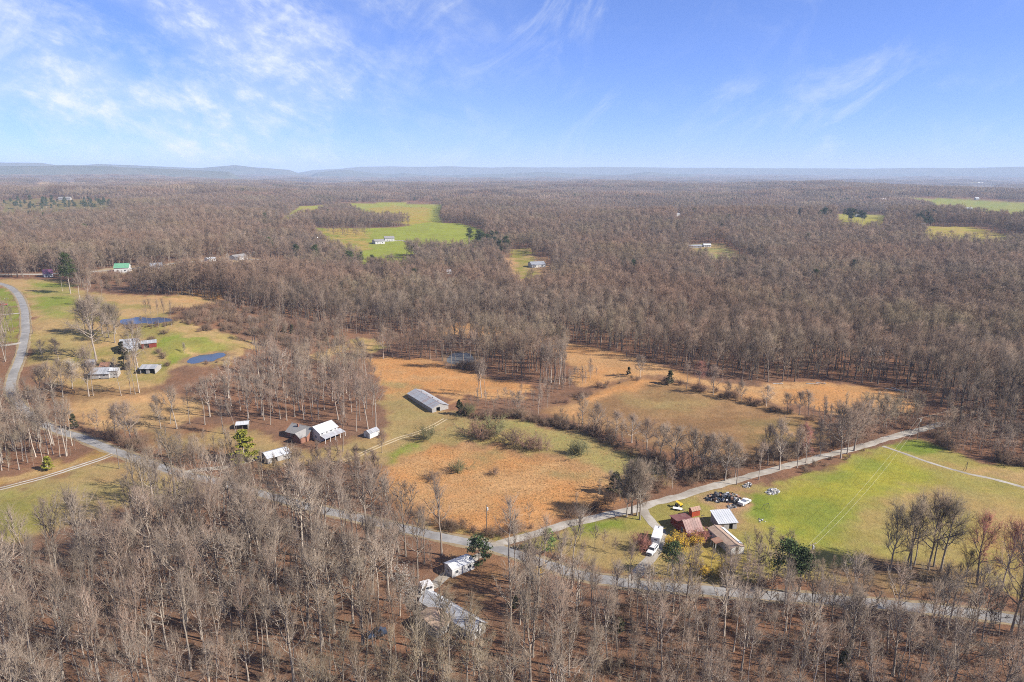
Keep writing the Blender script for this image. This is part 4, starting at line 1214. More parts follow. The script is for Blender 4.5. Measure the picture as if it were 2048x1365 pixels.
    if not mono:
        pr = Vector((0, 0, ridge + 0.12))
        for p, q in slopes:
            dq = (Vector(q) - Vector(p)).normalized() * 0.22
            lo, hi = hexslab(Vector((0, 0, ridge + 0.10)), Vector((0, 0, ridge + 0.10)) + dq, ax, full, 0.025); cap.hexa(lo, hi)
    rf = cap.build('roof', roof, root)
    if sheets:
        ns = max(2, int(round(full / sheets))); sw = full / ns
        for p, q in slopes:
            lo, hi = hexslab((0, 0, 0), Vector(q) - Vector(p), ax, sw - 0.03, 0.03)
            m = MB(); m.hexa(lo, hi)
            # standing rib along one edge
            e = ax * (sw / 2 - 0.04)
            lo, hi = hexslab(e + Vector((0, 0, 0.02)), e + Vector(q) - Vector(p) + Vector((0, 0, 0.02)), ax, 0.05, 0.05); m.hexa(lo, hi)
            first = None
            nrm = (Vector(q) - Vector(p)).normalized().cross(ax); nrm = nrm if nrm.z > 0 else -nrm
            for i in range(ns):
                off = Vector(p) + ax * (-full / 2 + sw * (i + 0.5)) + nrm * (0.056 + random.uniform(0, 0.02))
                if first is None:
                    first = m.build('roof_sheet', roof, rf, off)
                else:
                    c_ = first.copy(); COL.objects.link(c_); c_.parent = rf; c_.location = off
    return root, L, Wd, sy, yn
def lean_to(root, x0, x1, y0, y1, z0, z1, roof, posts=True, nposts=3, name='porch_roof'):
    m = MB()
    m.hexa([(x0, y0, z0), (x1, y0, z0), (x1, y1, z1), (x0, y1, z1)], [(x0, y0, z0 + 0.08), (x1, y0, z0 + 0.08), (x1, y1, z1 + 0.08), (x0, y1, z1 + 0.08)])
    m.build(name, roof, root)
    if posts:
        for i in range(nposts):
            x = x0 + 0.15 + (x1 - x0 - 0.3) * i / (nposts - 1)
            p = MB(); yy = y1 - math.copysign(0.2, y1 - y0); p.box(x - 0.07, x + 0.07, yy - 0.07, yy + 0.07, -0.2, z1)
            p.build('post', M['trim'], root)

# long tin barn in the middle field
b, L, Wd, sy, yn = building('long_barn', 'long low barn with rust-streaked tin roof in the orange field', (864.6,826), (816,795), (902,821), 2.1, 3.7, M['tin'], M['siding_grey'], 'barn', 1.25, 0.35,
         ops=[('a', 0.28, 1.9, 0, 2.0, 'open'), ('n', -0.6, 0.9, 1.0, 1.6, 'window'), ('n', -0.2, 0.9, 1.0, 1.6, 'window'), ('n', 0.2, 0.9, 1.0, 1.6, 'window'), ('n', 0.6, 0.9, 1.0, 1.6, 'window')])
for i in range(4):                              # ridge vents
    m = MB(); m.cyl((-L / 2 + L * (i + 0.7) / 4.6, -yn * 0.22, 3.25), (-L / 2 + L * (i + 0.7) / 4.6, -yn * 0.22, 3.85), 0.14, 0.14, 8)
    m.cyl((-L / 2 + L * (i + 0.7) / 4.6, -yn * 0.22, 3.85), (-L / 2 + L * (i + 0.7) / 4.6, -yn * 0.22, 3.98), 0.24, 0.05, 8)
    m.build('roof_vent', M['dark'], b)
# farmhouse pair
b, L, Wd, sy, yn = building('farmhouse', 'grey shingled house with shaded left gable under bare trees', (574,874), (614,884), (587,858), 2.6, 4.9, M['shingle'], M['brick'], 'house', 0, 0.5,
         ops=[('n', -0.5, 1.0, 0.9, 2.0, 'window'), ('n', 0.1, 0.95, 0, 2.0, 'door'), ('a', 0.3, 1.0, 0.9, 2.0, 'window'), ('a', -0.4, 1.0, 0.9, 2.0, 'window')])
hx = L / 2
m = MB(); m.box(hx * 0.1, hx * 0.9, min(yn, yn * 1.75), max(yn, yn * 1.75), -0.2, 2.5); m.prism([(hx * 0.1, 2.5), (hx * 0.9, 2.5), (hx * 0.5, 4.2)], abs(yn) * 0.75, 'y', min(yn, yn * 1.75)); m.build('front_wing', M['brick'], b)
m = MB()
for s in (-1, 1):
    lo, hi = hexslab((hx * 0.5, yn * 1.1, 4.25), (hx * 0.5 + s * hx * 0.47, yn * 1.1, 2.4), (0, 1, 0), abs(yn) * 1.7, 0.08); m.hexa(lo, hi)
m.build('wing_roof', M['shingle'], b)
m = MB(); m.box(-hx * 0.35, -hx * 0.22, yn * 0.25 - 0.3, yn * 0.25 + 0.3, 3.6, 5.6); m.build('chimney', M['brick'], b)
b, L, Wd, sy, yn = building('metal_roofed_house', 'white metal-roofed house with long porch roof beside the small white shed', (641,884), (676,870), (627,870), 3.7, 5.6, M['tin_clean'], M['siding_white'], 'house', 1.1, 0.4,
         ops=[('n', u, 0.9, 2.75, 3.5, 'window') for u in (-0.75, -0.25, 0.25, 0.75)] + [('a', 0.3, 0.9, 0.9, 2.0, 'window'), ('a', -0.35, 0.9, 0.9, 2.0, 'window')])
lean_to(b, -L / 2 - 0.2, L / 2 + 1.2, yn - math.copysign(0.02, -yn), yn * 1.0 + math.copysign(3.6, yn), 2.65, 1.95, M['tin_grey'], True, 5)
# small white shed
building('garden_shed', 'small white shed standing alone beside the farm track', (740,878), (759.5,870), (727.5,873.5), 2.1, 3.1, M['tin_grey'], M['siding_white'], 'shed', 0.9, 0.15, ops=[('a', 0.0, 1.2, 0, 1.8, 'door')], door_mat=M['siding_grey'], clear=1.5)
# carport
b, L, Wd, sy, yn = building('carport', 'open carport with pale flat roof behind the green cedar', (473,861), (497,859), (477,852), 2.2, 2.7, M['tin_clean'], M['wood'], 'carport', 1.2, 0.3, nowall=('n', 'a'), fixW=4.5, clear=1.5)
for x in (-L / 2 + 0.2, 0, L / 2 - 0.2):
    m = MB(); m.box(x - 0.07, x + 0.07, yn * 0.94 - 0.07, yn * 0.94 + 0.07, -0.2, 2.2); m.build('post', M['wood'], b)
building('low_shed', 'low pale-roofed building half hidden by brush near the paved road', (536,929), (582,916), (520,918), 2.2, 3.4, M['tin_clean'], M['siding_grey'], 'building', 1.1, 0.3, ops=[('n', -0.4, 2.2, 0, 1.9, 'open'), ('n', 0.45, 0.9, 0.9, 1.7, 'window')], fixW=7.0)
# left farm
b, L, Wd, sy, yn = building('weathered_barn', 'weathered grey barn with dark open left gable beside the dark cedar', (241,706), (276,702), (236,694), 3.0, 5.6, M['tin_grey'], M['siding_grey'], 'barn', 1.0, 0.4, ops=[('a', 0.0, 3.4, 0, 2.7, 'open'), ('n', -0.55, 2.2, 0, 2.4, 'open'), ('n', 0.3, 1.0, 1.0, 1.9, 'window')], fixW=9)
lean_to(b, -L / 2, L / 2 * 0.6, yn, yn + math.copysign(3.2, yn), 2.7, 1.8, M['tin_grey'], True, 4, 'lean_to_roof')
building('red_shed', 'long narrow red shed with pale tin roof at the pasture edge', (313.5,694), (284,699), (311,686), 2.5, 3.6, M['tin_grey'], M['siding_red'], 'shed', 1.0, 0.3, ops=[('n', 0.35, 2.4, 0, 2.1, 'open'), ('n', -0.55, 1.0, 0, 2.0, 'door')], fixW=5, door_mat=M['siding_red'])
building('tin_roofed_house', 'house with blue-grey tin roof behind the pale-trunked yard trees', (181,760), (219,758.5), (188,744), 2.3, 4.4, M['tin_grey'], M['siding_grey'], 'house', 0.9, 0.4, ops=[('n', -0.5, 1.1, 0.9, 1.9, 'window'), ('n', 0.0, 0.9, 0, 2.0, 'door'), ('n', 0.5, 1.1, 0.9, 1.9, 'window')], fixW=8)
building('brown_roofed_shed', 'brown roofed shed tucked behind the tin-roofed house', (200,745), (218,744), (203,737), 2.4, 3.9, M['tin_rust'], M['wood'], 'shed', 0.9, 0.3, fixW=6, ops=[('b', 0, 1.0, 0, 2.0, 'door')], door_mat=M['wood'])
building('white_annex', 'pale-roofed block joined to the right of the tin-roofed house', (220,757), (236,755.5), (222,749), 3.4, 4.3, M['tin_clean'], M['siding_grey'], 'house', 0.9, 0.25, ops=[('n', -0.5, 0.9, 1.0, 2.0, 'window'), ('n', 0.5, 0.9, 1.0, 2.0, 'window'), ('n', 0.0, 1.0, 0, 2.0, 'door')], fixW=4.5, door_mat=M['siding_grey'])
building('open_garage', 'low grey garage with dark open bays right of the left farmhouse', (281,749), (311,748.5), (285,740), 2.4, 3.5, M['tin_grey'], M['siding_grey'], 'garage', 1.0, 0.4, ops=[('n', -0.55, 2.6, 0, 2.1, 'open'), ('n', 0.6, 2.6, 0, 2.1, 'open')], fixW=7)
building('pump_shed', 'tiny grey shed beside the white blossom tree at left farm', (173,735), (188,734), (176,730), 2.2, 3.0, M['tin_clean'], M['siding_grey'], 'shed', 0.9, 0.2, fixW=4, ops=[('n', 0, 0.9, 0, 1.9, 'door')], door_mat=M['wood'])
# right farm
b, L, Wd, sy, yn = building('red_barn', 'red barn with faded red tin roof beside the gravel driveway', (1374,1079), (1404,1074), (1351,1061), 2.4, 5.0, M['tin_red'], M['siding_red'], 'barn', 0.8, 0.35, ops=[('a', 0.1, 1.1, 0.9, 2.2, 'window'), ('n', 0.3, 1.1, 0, 2.0, 'door'), ('n', -0.4, 1.0, 1.0, 1.9, 'window')], door_mat=M['siding_red'])
yf = -yn
m = MB()
m.box(-L / 2 + 0.1, L / 2 - 0.1, min(yf, yf + sy * 4.6), max(yf, yf + sy * 4.6), -0.2, 2.4); m.build('rear_wing', M['siding_red'], b)
m = MB(); m.hexa([(-L / 2 - 0.3, yf, 3.0), (L / 2 + 0.3, yf, 3.0), (L / 2 + 0.3, yf + sy * 5.0, 2.42), (-L / 2 - 0.3, yf + sy * 5.0, 2.42)] if sy > 0 else [(L / 2 + 0.3, yf, 3.0), (-L / 2 - 0.3, yf, 3.0), (-L / 2 - 0.3, yf + sy * 5.0, 2.42), (L / 2 + 0.3, yf + sy * 5.0, 2.42)],
                 [(-L / 2 - 0.3, yf, 3.08), (L / 2 + 0.3, yf, 3.08), (L / 2 + 0.3, yf + sy * 5.0, 2.5), (-L / 2 - 0.3, yf + sy * 5.0, 2.5)] if sy > 0 else [(L / 2 + 0.3, yf, 3.08), (-L / 2 - 0.3, yf, 3.08), (-L / 2 - 0.3, yf + sy * 5.0, 2.5), (L / 2 + 0.3, yf + sy * 5.0, 2.5)])
m.build('wing_roof', M['tin_red'], b)
building('small_red_shed', 'small bright red shed standing behind the red barn', (1383.5,1034.5), (1399.5,1031), (1376,1030), 2.2, 2.9, M['tin_rust'], M['siding_bright'], 'shed', 0.8, 0.25, ops=[('n', 0, 0.9, 0, 1.8, 'door')], door_mat=M['siding_bright'], clear=1.2)
building('tin_shed', 'pale tin-roofed shed with one slope and a dark doorway beside the red barn', (1437,1061), (1473,1058), (1407,1043), 2.3, 3.5, M['tin_clean'], M['siding_grey'], 'shed', 0.75, 0.35, mono=True, ops=[('n', 0.35, 1.2, 0, 2.0, 'open'), ('n', -0.6, 1.0, 0, 2.0, 'door')], door_mat=M['wood'])
b, L, Wd, sy, yn = building('mobile_home', 'long old mobile home with brown roof in front of the tin shed', (1461,1112), (1415,1070), (1495,1114), 2.4, 3.0, M['shingle_brown'], M['siding_white'], 'mobile home', 0, 0.2, ops=[('n', -0.6, 1.0, 0.9, 1.8, 'window'), ('n', -0.1, 0.9, 0, 2.0, 'door'), ('n', 0.3, 1.0, 0.9, 1.8, 'window'), ('n', 0.7, 1.0, 0.9, 1.8, 'window')])
lean_to(b, -L / 2 * 0.35, L / 2 * 0.1, yn, yn + math.copysign(2.6, yn), 2.45, 2.05, M['tin_rust'], True, 3)
m = MB(); lo, hi = hexslab((0, -yn * 0.62, 2.82), (0, -yn * 1.12, 2.52), (1, 0, 0), L * 0.8, 0.03); m.hexa(lo, hi); m.build('white_roof_strip', M['tin_white'], b)
# foreground trailers and house
b, L, Wd, sy, yn = building('white_mobile_home', 'white mobile home with flaking white roof behind the magnolia', (905,1156), (949,1138), (892,1146), 2.5, 3.1, M['tin_white'], M['siding_white'], 'mobile home', 1.2, 0.2, ops=[('n', -0.6, 1.0, 0.9, 1.8, 'window'), ('n', 0.0, 0.9, 0, 2.0, 'door'), ('n', 0.55, 1.3, 0.9, 1.8, 'window'), ('a', 0, 0.9, 0.9, 1.8, 'window')], fixW=4.2)
b, L, Wd, sy, yn = building('ranch_house', 'grey metal-roofed ranch house among the foreground trees', (945,1283), (842,1219), (981,1270), 2.7, 4.3, M['tin_clean'], M['siding_grey'], 'house', 1.1, 0.4, ops=[('a', 0.35, 1.1, 0.9, 2.0, 'window'), ('a', -0.35, 0.95, 0, 2.0, 'door'), ('n', -0.55, 1.1, 0.9, 2.0, 'window'), ('n', 0.75, 1.1, 0.9, 2.0, 'window')], clear=2.0)
m = MB(); w0 = yn; w1 = yn + math.copysign(5.2, yn)
m.box(-L * 0.12, L * 0.3, min(w0, w1), max(w0, w1), -0.2, 2.5); m.prism([(-L * 0.12, 2.5), (L * 0.3, 2.5), (L * 0.09, 3.6)], abs(w1 - w0), 'y', min(w0, w1)); m.build('front_wing', M['siding_grey'], b)
m = MB()
for s in (-1, 1):
    lo, hi = hexslab((L * 0.09, (w0 + w1) / 2, 3.7), (L * 0.09 + s * L * 0.225, (w0 + w1) / 2, 2.45), (0, 1, 0), abs(w1 - w0) + 0.5, 0.08); m.hexa(lo, hi)
m.build('wing_roof', M['shingle_brown'], b)
# camper trailer
L, Wd, sy, loc, rz = corner_frame((843,1192), (868,1185), (838,1184), None, 2.4)
BUILD_XY.append((loc[0], loc[1], 5.5))
b = empty('camper_trailer', loc, rz); tag(b, 'small white camper trailer beside the ranch house', 'camper')
m = MB(); m.prism([(-L / 2, 0.5), (L / 2, 0.5), (L / 2, 2.2), (L / 2 - 0.5, 2.75), (-L / 2 + 0.4, 2.75), (-L / 2, 2.3)], Wd, 'y', -Wd / 2); m.build('body', M['paint_white'], b)
for i in range(3):
    m = MB(); x = -L / 2 + L * (i + 0.7) / 3.5; yy = -sy * Wd / 2
    m.box(x - 0.42, x + 0.42, yy - 0.02, yy + 0.02, 1.4, 2.05); m.build('window', M['glass'], b)
for s in (-1, 1):
    m = MB(); m.cyl((0.2, s * (Wd / 2 - 0.25), 0.34), (0.2, s * (Wd / 2 - 0.02), 0.34), 0.34, 0.34, 12); m.build('wheel', M['rubber'], b)
m = MB(); m.box(L / 2, L / 2 + 0.9, -0.06, 0.06, 0.42, 0.52); m.build('tow_bar', M['dark'], b)
# far buildings
FAR = [
    ('maroon_roofed_barn', 'small barn with maroon roof on the far road at left', (89,555.5), (107,554), (86,552.5), 3.2, 6.0, 'tin_purple', 'siding_white', 'barn'),
    ('green_roofed_house', 'white building with bright green metal roof by the far road', (229,546), (258,545.3), (229.5,542), 4.4, 7.6, 'tin_green', 'siding_white', 'house'),
    ('grey_store', 'pale grey metal shed by the far road right of the green roof', (301,543), (327,541), (302,539), 4.0, 6.4, 'tin_grey', 'siding_grey', 'shed'),
    ('white_trailer', 'small white trailer home on the far sandy lot', (417,524), (433,523.6), (417.5,521.5), 3.0, 4.0, 'tin_white', 'siding_white', 'mobile home'),
    ('grey_house', 'grey roofed house beside white blossom trees on the far sandy lot', (472,521), (496,520.6), (473,518), 3.4, 5.6, 'shingle', 'siding_white', 'house'),
    ('dark_house', 'lower dark-sided house on the green hill', (751,489), (770,488), (749,486), 4.0, 6.0, 'shingle', 'siding_white', 'house'),
    ('white_house', 'white house higher on the green hill beside the dark-sided one', (770,484), (789,483), (768.5,481), 4.6, 7.0, 'shingle', 'siding_white', 'house'),
    ('clearing_house', 'pale grey house at the orange clearing in the middle woods', (1064,536), (1091,535), (1065,532), 3.4, 6.0, 'tin_grey', 'siding_white', 'house'),
    ('woodland_house', 'pale roofed house glimpsed among bare trees at right', (1741,714), (1768,712), (1744,706), 3.6, 5.4, 'shingle', 'siding_grey', 'house'),
    ('pale_shed', 'long pale shed in bare woods left of centre', (757,580), (780,578), (758,576), 2.6, 3.8, 'shingle_brown', 'siding_grey', 'shed'),
    ('white_cottage', 'white cottage in woods below the green hill', (735,537), (751,536.5), (736,534), 3.0, 4.6, 'tin_grey', 'siding_white', 'house'),
    ('tiny_cottage', 'tiny white cottage in the brown woods at centre', (894,549), (903,548.6), (894.5,547), 2.8, 4.4, 'tin_grey', 'siding_white', 'house'),
    ('long_white_house', 'long white house with dark roof in the olive scrub at far left', (117,401), (141,400.6), (117.5,399), 5.0, 9.0, 'shingle', 'siding_white', 'house'),
    ('cream_house', 'cream house in far woods left of the pine stand', (382,388), (398,387.7), (382,386.5), 5.0, 9.0, 'tin_white', 'siding_white', 'house'),
    ('ridge_house', 'white house on the far left ridge clearing', (331,356.4), (343,356.3), (331,355.6), 8.0, 15.0, 'tin_white', 'siding_white', 'house'),
    ('ridge_barn', 'pale barn at the right end of the ridge clearing', (445,356), (455,355.9), (445,355.3), 8.0, 14.0, 'tin_white', 'siding_white', 'barn'),
    ('knoll_house', 'pale house on the wooded knoll left of centre', (520,356.6), (532,356.4), (520,355.7), 7.0, 13.0, 'tin_white', 'siding_grey', 'house'),
    ('far_red_barn', 'red barn with pale roof at the far right fields', (1761,405.5), (1772,405.3), (1761,404), 8.0, 13.0, 'tin_white', 'siding_red', 'barn'),
    ('field_house', 'pale house in the small yellow field at right', (1711,435), (1731,434.8), (1711,433.5), 4.0, 6.5, 'tin_grey', 'siding_white', 'house'),
    ('field_barn', 'long low white barn in the far right green field', (1928,420.6), (1944,420.8), (1928,419.6), 4.5, 7.0, 'tin_white', 'siding_white', 'barn'),
    ('roadside_barn', 'white barn at the left end of the yellow strip at right', (1841,454), (1850,453.8), (1841,452.6), 5.0, 8.0, 'tin_white', 'siding_white', 'barn'),
    ('strip_house', 'small pale house above the far right green field', (1951,400.7), (1958,400.8), (1951,399.9), 6.0, 10.0, 'tin_white', 'siding_white', 'house'),
    ('clearing_trailer', 'blue-grey trailer in the right-of-centre clearing', (1378,497), (1404,496.6), (1378,495), 3.2, 4.2, 'tin_grey', 'siding_grey', 'mobile home'),
    ('clearing_shed', 'cream shed right of the trailer in the same clearing', (1408,495), (1422,494.8), (1408,493.5), 3.0, 4.6, 'tin_white', 'siding_white', 'shed'),
    ('woodlot_house', 'white house among dark pines right of centre', (1592,431), (1600,430.9), (1592,429.8), 4.5, 8.0, 'tin_white', 'siding_white', 'house'),
    ('pine_cottage', 'white cottage beside pines left of the yellow field', (1642,429.6), (1650,429.5), (1642,428.4), 4.5, 8.0, 'tin_white', 'siding_white', 'house'),
    ('plain_house', 'white house alone in the blue woods near centre horizon', (1126,376.6), (1132,376.5), (1126,375.6), 7.0, 13.0, 'tin_white', 'siding_white', 'house'),
    ('lone_house', 'white house in brown woods right of the pine dots', (1352,433), (1361,432.9), (1352,431.8), 4.5, 8.0, 'tin_white', 'siding_white', 'house'),
    ('horizon_barn', 'pale barn in the far right horizon clearing', (1956,367.6), (1970,367.6), (1956,366.8), 8.0, 14.0, 'tin_white', 'siding_white', 'barn'),
]
for nm, lab, A, B, C, ev, rg, rf, wm, ct in FAR:
    big = A[1] > 470
    if not big and wm == 'siding_white': wm = 'siding_grey'
    if not big and rf == 'tin_white': rf = 'tin_clean'
    building(nm, lab, A, B, C, ev, rg, M[rf], M[wm], ct, 0, 0.5, ops=[('n', -0.5, 1.4, 1.0, 2.4, 'window'), ('n', 0.5, 1.4, 1.0, 2.4, 'window'), ('n', 0.0, 1.2, 0, 2.3, 'door')] if big else [('n', 0.3, 2.4, 0, 2.6, 'door')], door_mat=M['siding_grey'], fixW=None if big else 9.0, clear=8 if big else 14)
FAR_CLEAR = [(at(A[0], A[1] + (6 if A[1] > 470 else 2.2)), 14 if A[1] > 470 else 40) for _, _, A, _, _, _, _, _, _, _ in FAR]

# ------------------------------------------------------------------ vehicles
def wheel(root, x, y, r, w=0.24):
    m = MB(); m.cyl((x, y - w / 2, r), (x, y + w / 2, r), r, r, 14); wh = m.build('wheel', M['rubber'], root)
    m = MB(); m.cyl((x, y - w / 2 - 0.012, r), (x, y + w / 2 + 0.012, r), r * 0.58, r * 0.58, 12); m.build('rim', M['steel'], wh)
def taper(mb, x0, x1, w0, z0, X0, X1, w1, z1):
    mb.hexa([(x0, -w0 / 2, z0), (x1, -w0 / 2, z0), (x1, w0 / 2, z0), (x0, w0 / 2, z0)], [(X0, -w1 / 2, z1), (X1, -w1 / 2, z1), (X1, w1 / 2, z1), (X0, w1 / 2, z1)])
def car(name, label, pf, pr, paint, kind='suv', L=5.2, cat='truck'):
    """front points along +x; pf front px, pr rear px"""
    a, b = at(*pf), at(*pr)
    d = a[:2] - b[:2]; ang = math.atan2(d[1], d[0]); c = (a[:2] + b[:2]) / 2
    root = empty(name, (c[0], c[1], zs(*c) + 0.09), ang); tag(root, label, cat)
    BUILD_XY.append((c[0], c[1], 4.0))
    w = 2.0; h = L / 2
    m = MB()
    taper(m, -h, h, w, 0.42, -h, h, w, 0.72)
    taper(m, -h, h * 0.99, w, 0.72, -h, h * 0.96, w - 0.08, 1.02)
    if kind == 'suv': cab = (-h * 0.93, h * 0.34, -h * 0.86, h * 0.16)
    elif kind == 'pickup': cab = (-h * 0.18, h * 0.48, -h * 0.10, h * 0.30)
    else: cab = (-h * 0.72, h * 0.42, -h * 0.48, h * 0.15)
    if kind == 'pickup':                       # bed walls
        for s in (-1, 1): m.box(-h, -h * 0.2, s * w / 2 - 0.05, s * w / 2 + 0.05, 1.02, 1.32)
        m.box(-h, -h + 0.08, -w / 2, w / 2, 1.02, 1.3)
    taper(m, cab[0], cab[1], w - 0.12, 1.02, cab[2], cab[3], w - 0.42, 1.72)
    m.build('body', paint, root)
    m = MB()
    taper(m, h * 0.4, h * 0.93, w - 0.3, 1.02, h * 0.42, h * 0.9, w - 0.4, 1.07); m.build('hood', paint, root)
    # glass: proud of the tapered cabin
    def lerp(a, b, t): return a + (b - a) * t
    zb, ztp = 1.10, 1.64
    tb, tt = (zb - 1.02) / 0.7, (ztp - 1.02) / 0.7
    for s in (-1, 1):
        n = 3 if kind == 'suv' else 2
        for i in range(n):
            xs0, xs1 = (i + 0.08) / n, (i + 0.92) / n
            pts = []
            for tz, zz in ((tb, zb), (tt, ztp)):
                xa = lerp(lerp(cab[0], cab[2], tz), lerp(cab[1], cab[3], tz), xs0 * 0.94 + 0.03); xb = lerp(lerp(cab[0], cab[2], tz), lerp(cab[1], cab[3], tz), xs1 * 0.94 + 0.03)
                yy = s * (lerp(w - 0.12, w - 0.42, tz) / 2 + 0.012)
                pts.append(((xa, yy, zz), (xb, yy, zz)))
            m = MB(); (p0, p1), (p3, p2) = pts
            inn = lambda p: (p[0], p[1] - s * 0.03, p[2])
            m.hexa([inn(p0), inn(p1), inn(p2), inn(p3)], [p0, p1, p2, p3]); m.build('side_window', M['glass'], root)
    m = MB(); y0, y1 = (w - 0.12) / 2 - 0.12, (w - 0.42) / 2 - 0.06
    fa = (lerp(cab[1], cab[3], tb) + 0.015, lerp(cab[1], cab[3], tt) + 0.015)
    m.hexa([(fa[0] - 0.03, -y0, zb), (fa[0] - 0.03, y0, zb), (fa[1] - 0.03, y1, ztp), (fa[1] - 0.03, -y1, ztp)], [(fa[0], -y0, zb), (fa[0], y0, zb), (fa[1], y1, ztp), (fa[1], -y1, ztp)]); m.build('windscreen', M['glass'], root)
    for s in (-1, 1):
        for x in (-h * 0.58, h * 0.6): wheel(root, x, s * (w / 2 - 0.1), 0.38)
        m = MB(); m.box(h * 0.97, h * 0.97 + 0.06, s * 0.75 - 0.2, s * 0.75 + 0.2, 0.72, 0.92); m.build('headlight', M['trim'], root)
    m = MB(); m.box(h - 0.02, h + 0.12, -w / 2, w / 2, 0.42, 0.6); m.build('bumper', M['steel'], root)
    m = MB(); m.box(h - 0.04, h + 0.03, -0.5, 0.5, 0.66, 0.92); m.build('grille', M['dark'], root)
    return root
tr = car('white_truck', 'white truck with dark windows parked in front of the box trailer', (1298,1113), (1311,1096.5), M['paint_white'], 'suv', 5.4)
for s in (-1, 1):
    m = MB(); m.box(-1.8, 0.1, s * 0.6 - 0.03, s * 0.6 + 0.03, 1.74, 1.82); m.build('roof_rail', M['steel'], tr)
car('junk_pickup', 'white derelict pickup beside the scrap heap', (1497,1003.5), (1480,1013), M['paint_white'], 'pickup', 5.2, 'pickup')
car('blue_car', 'dark blue car among the trees left of the ranch house', (741,1275), (768,1268), M['paint_blue'], 'sedan', 4.6, 'car')
car('red_car', 'small red car in the yard at the left frame edge', (13,611.5), (3,612), M['paint_red'], 'sedan', 4.6, 'car')
# box trailer
L, Wd, sy, loc, rz = corner_frame((1301.5,1093.5), (1309,1070), (1318,1095), None, 2.5)
BUILD_XY.append((loc[0], loc[1], 6.5))
b = empty('box_trailer', loc, rz); tag(b, 'tall white box trailer parked on the gravel drive', 'trailer')
m = MB(); m.box(-L / 2, L / 2, -Wd / 2, Wd / 2, 0.75, 3.15); m.build('box', M['paint_white'], b)
m = MB(); m.box(-L / 2 - 0.03, L / 2 + 0.03, -Wd / 2 - 0.03, Wd / 2 + 0.03, 3.15, 3.22); m.build('roof', M['tin_white'], b)
m = MB(); m.box(-L / 2 - 0.04, -L / 2 + 0.01, -0.4, 0.4, 2.3, 2.65); m.build('front_vent', M['dark'], b)
for i in range(2):
    m = MB(); m.box(L / 2 - 1.2 + i * 0.7, L / 2 - 0.9 + i * 0.7, -0.15, 0.15, 3.225, 3.3); m.build('roof_hatch', M['dark'], b)
for s in (-1, 1):
    for x in (0.4, 1.3): wheel(b, x, s * (Wd / 2 - 0.15), 0.4)
m = MB(); m.box(-L / 2 + 0.1, L / 2 - 0.1, -0.5, 0.5, 0.55, 0.75); m.build('chassis', M['dark'], b)
# yellow tractor and a flat trailer
p = at(1357, 1014)
b = empty('garden_tractor', (p[0], p[1], p[2]), 0.4); tag(b, 'little yellow tractor on the grass left of the small red shed', 'tractor')
m = MB(); m.prism([(0.1, 0.5), (1.5, 0.5), (1.5, 0.95), (1.3, 1.1), (0.1, 1.1)], 0.8, 'y', -0.4); m.build('hood', M['paint_yellow'], b)
m = MB(); m.prism([(-0.8, 0.5), (0.1, 0.5), (0.1, 0.65), (-0.3, 0.75), (-0.4, 1.3), (-0.55, 1.3), (-0.6, 0.75), (-0.8, 0.7)], 0.6, 'y', -0.3); m.build('seat', M['dark'], b)
m = MB(); m.box(-0.9, 0.1, -0.9, 0.9, 1.85, 1.95); m.box(-0.8, -0.74, -0.7, -0.64, 0.6, 1.85); m.box(-0.8, -0.74, 0.64, 0.7, 0.6, 1.85); m.build('canopy', M['paint_yellow'], b)
for s in (-1, 1):
    wheel(b, -0.45, s * 0.65, 0.55, 0.3); wheel(b, 1.1, s * 0.55, 0.32, 0.2)
p = at(1355, 1020)
b = empty('flat_trailer', (p[0], p[1], p[2]), -0.35); tag(b, 'pale flat utility trailer on the grass beside the yellow tractor', 'trailer')
m = MB(); m.box(-1.5, 1.5, -0.7, 0.7, 0.5, 0.6); m.build('deck', M['trim'], b)
m = MB(); m.box(1.5, 2.5, -0.05, 0.05, 0.48, 0.56); m.build('tow_bar', M['steel'], b)
for s in (-1, 1): wheel(b, 0, s * 0.8, 0.3, 0.18)
# swing frame on the pasture
p = at(1531, 1021)
b = empty('swing_frame', (p[0], p[1], p[2]), 0.5); tag(b, 'thin A-shaped metal frame on the grass right of the junk pickup', 'frame')
for x in (-1.2, 1.2):
    m = MB(); m.cyl((x, -0.9, -0.1), (x, 0, 2.3), 0.04, 0.04, 6); m.cyl((x, 0.9, -0.1), (x, 0, 2.3), 0.04, 0.04, 6); m.build('leg', M['dark'], b)
m = MB(); m.cyl((-1.3, 0, 2.3), (1.3, 0, 2.3), 0.05, 0.05, 6); m.build('crossbar', M['dark'], b)
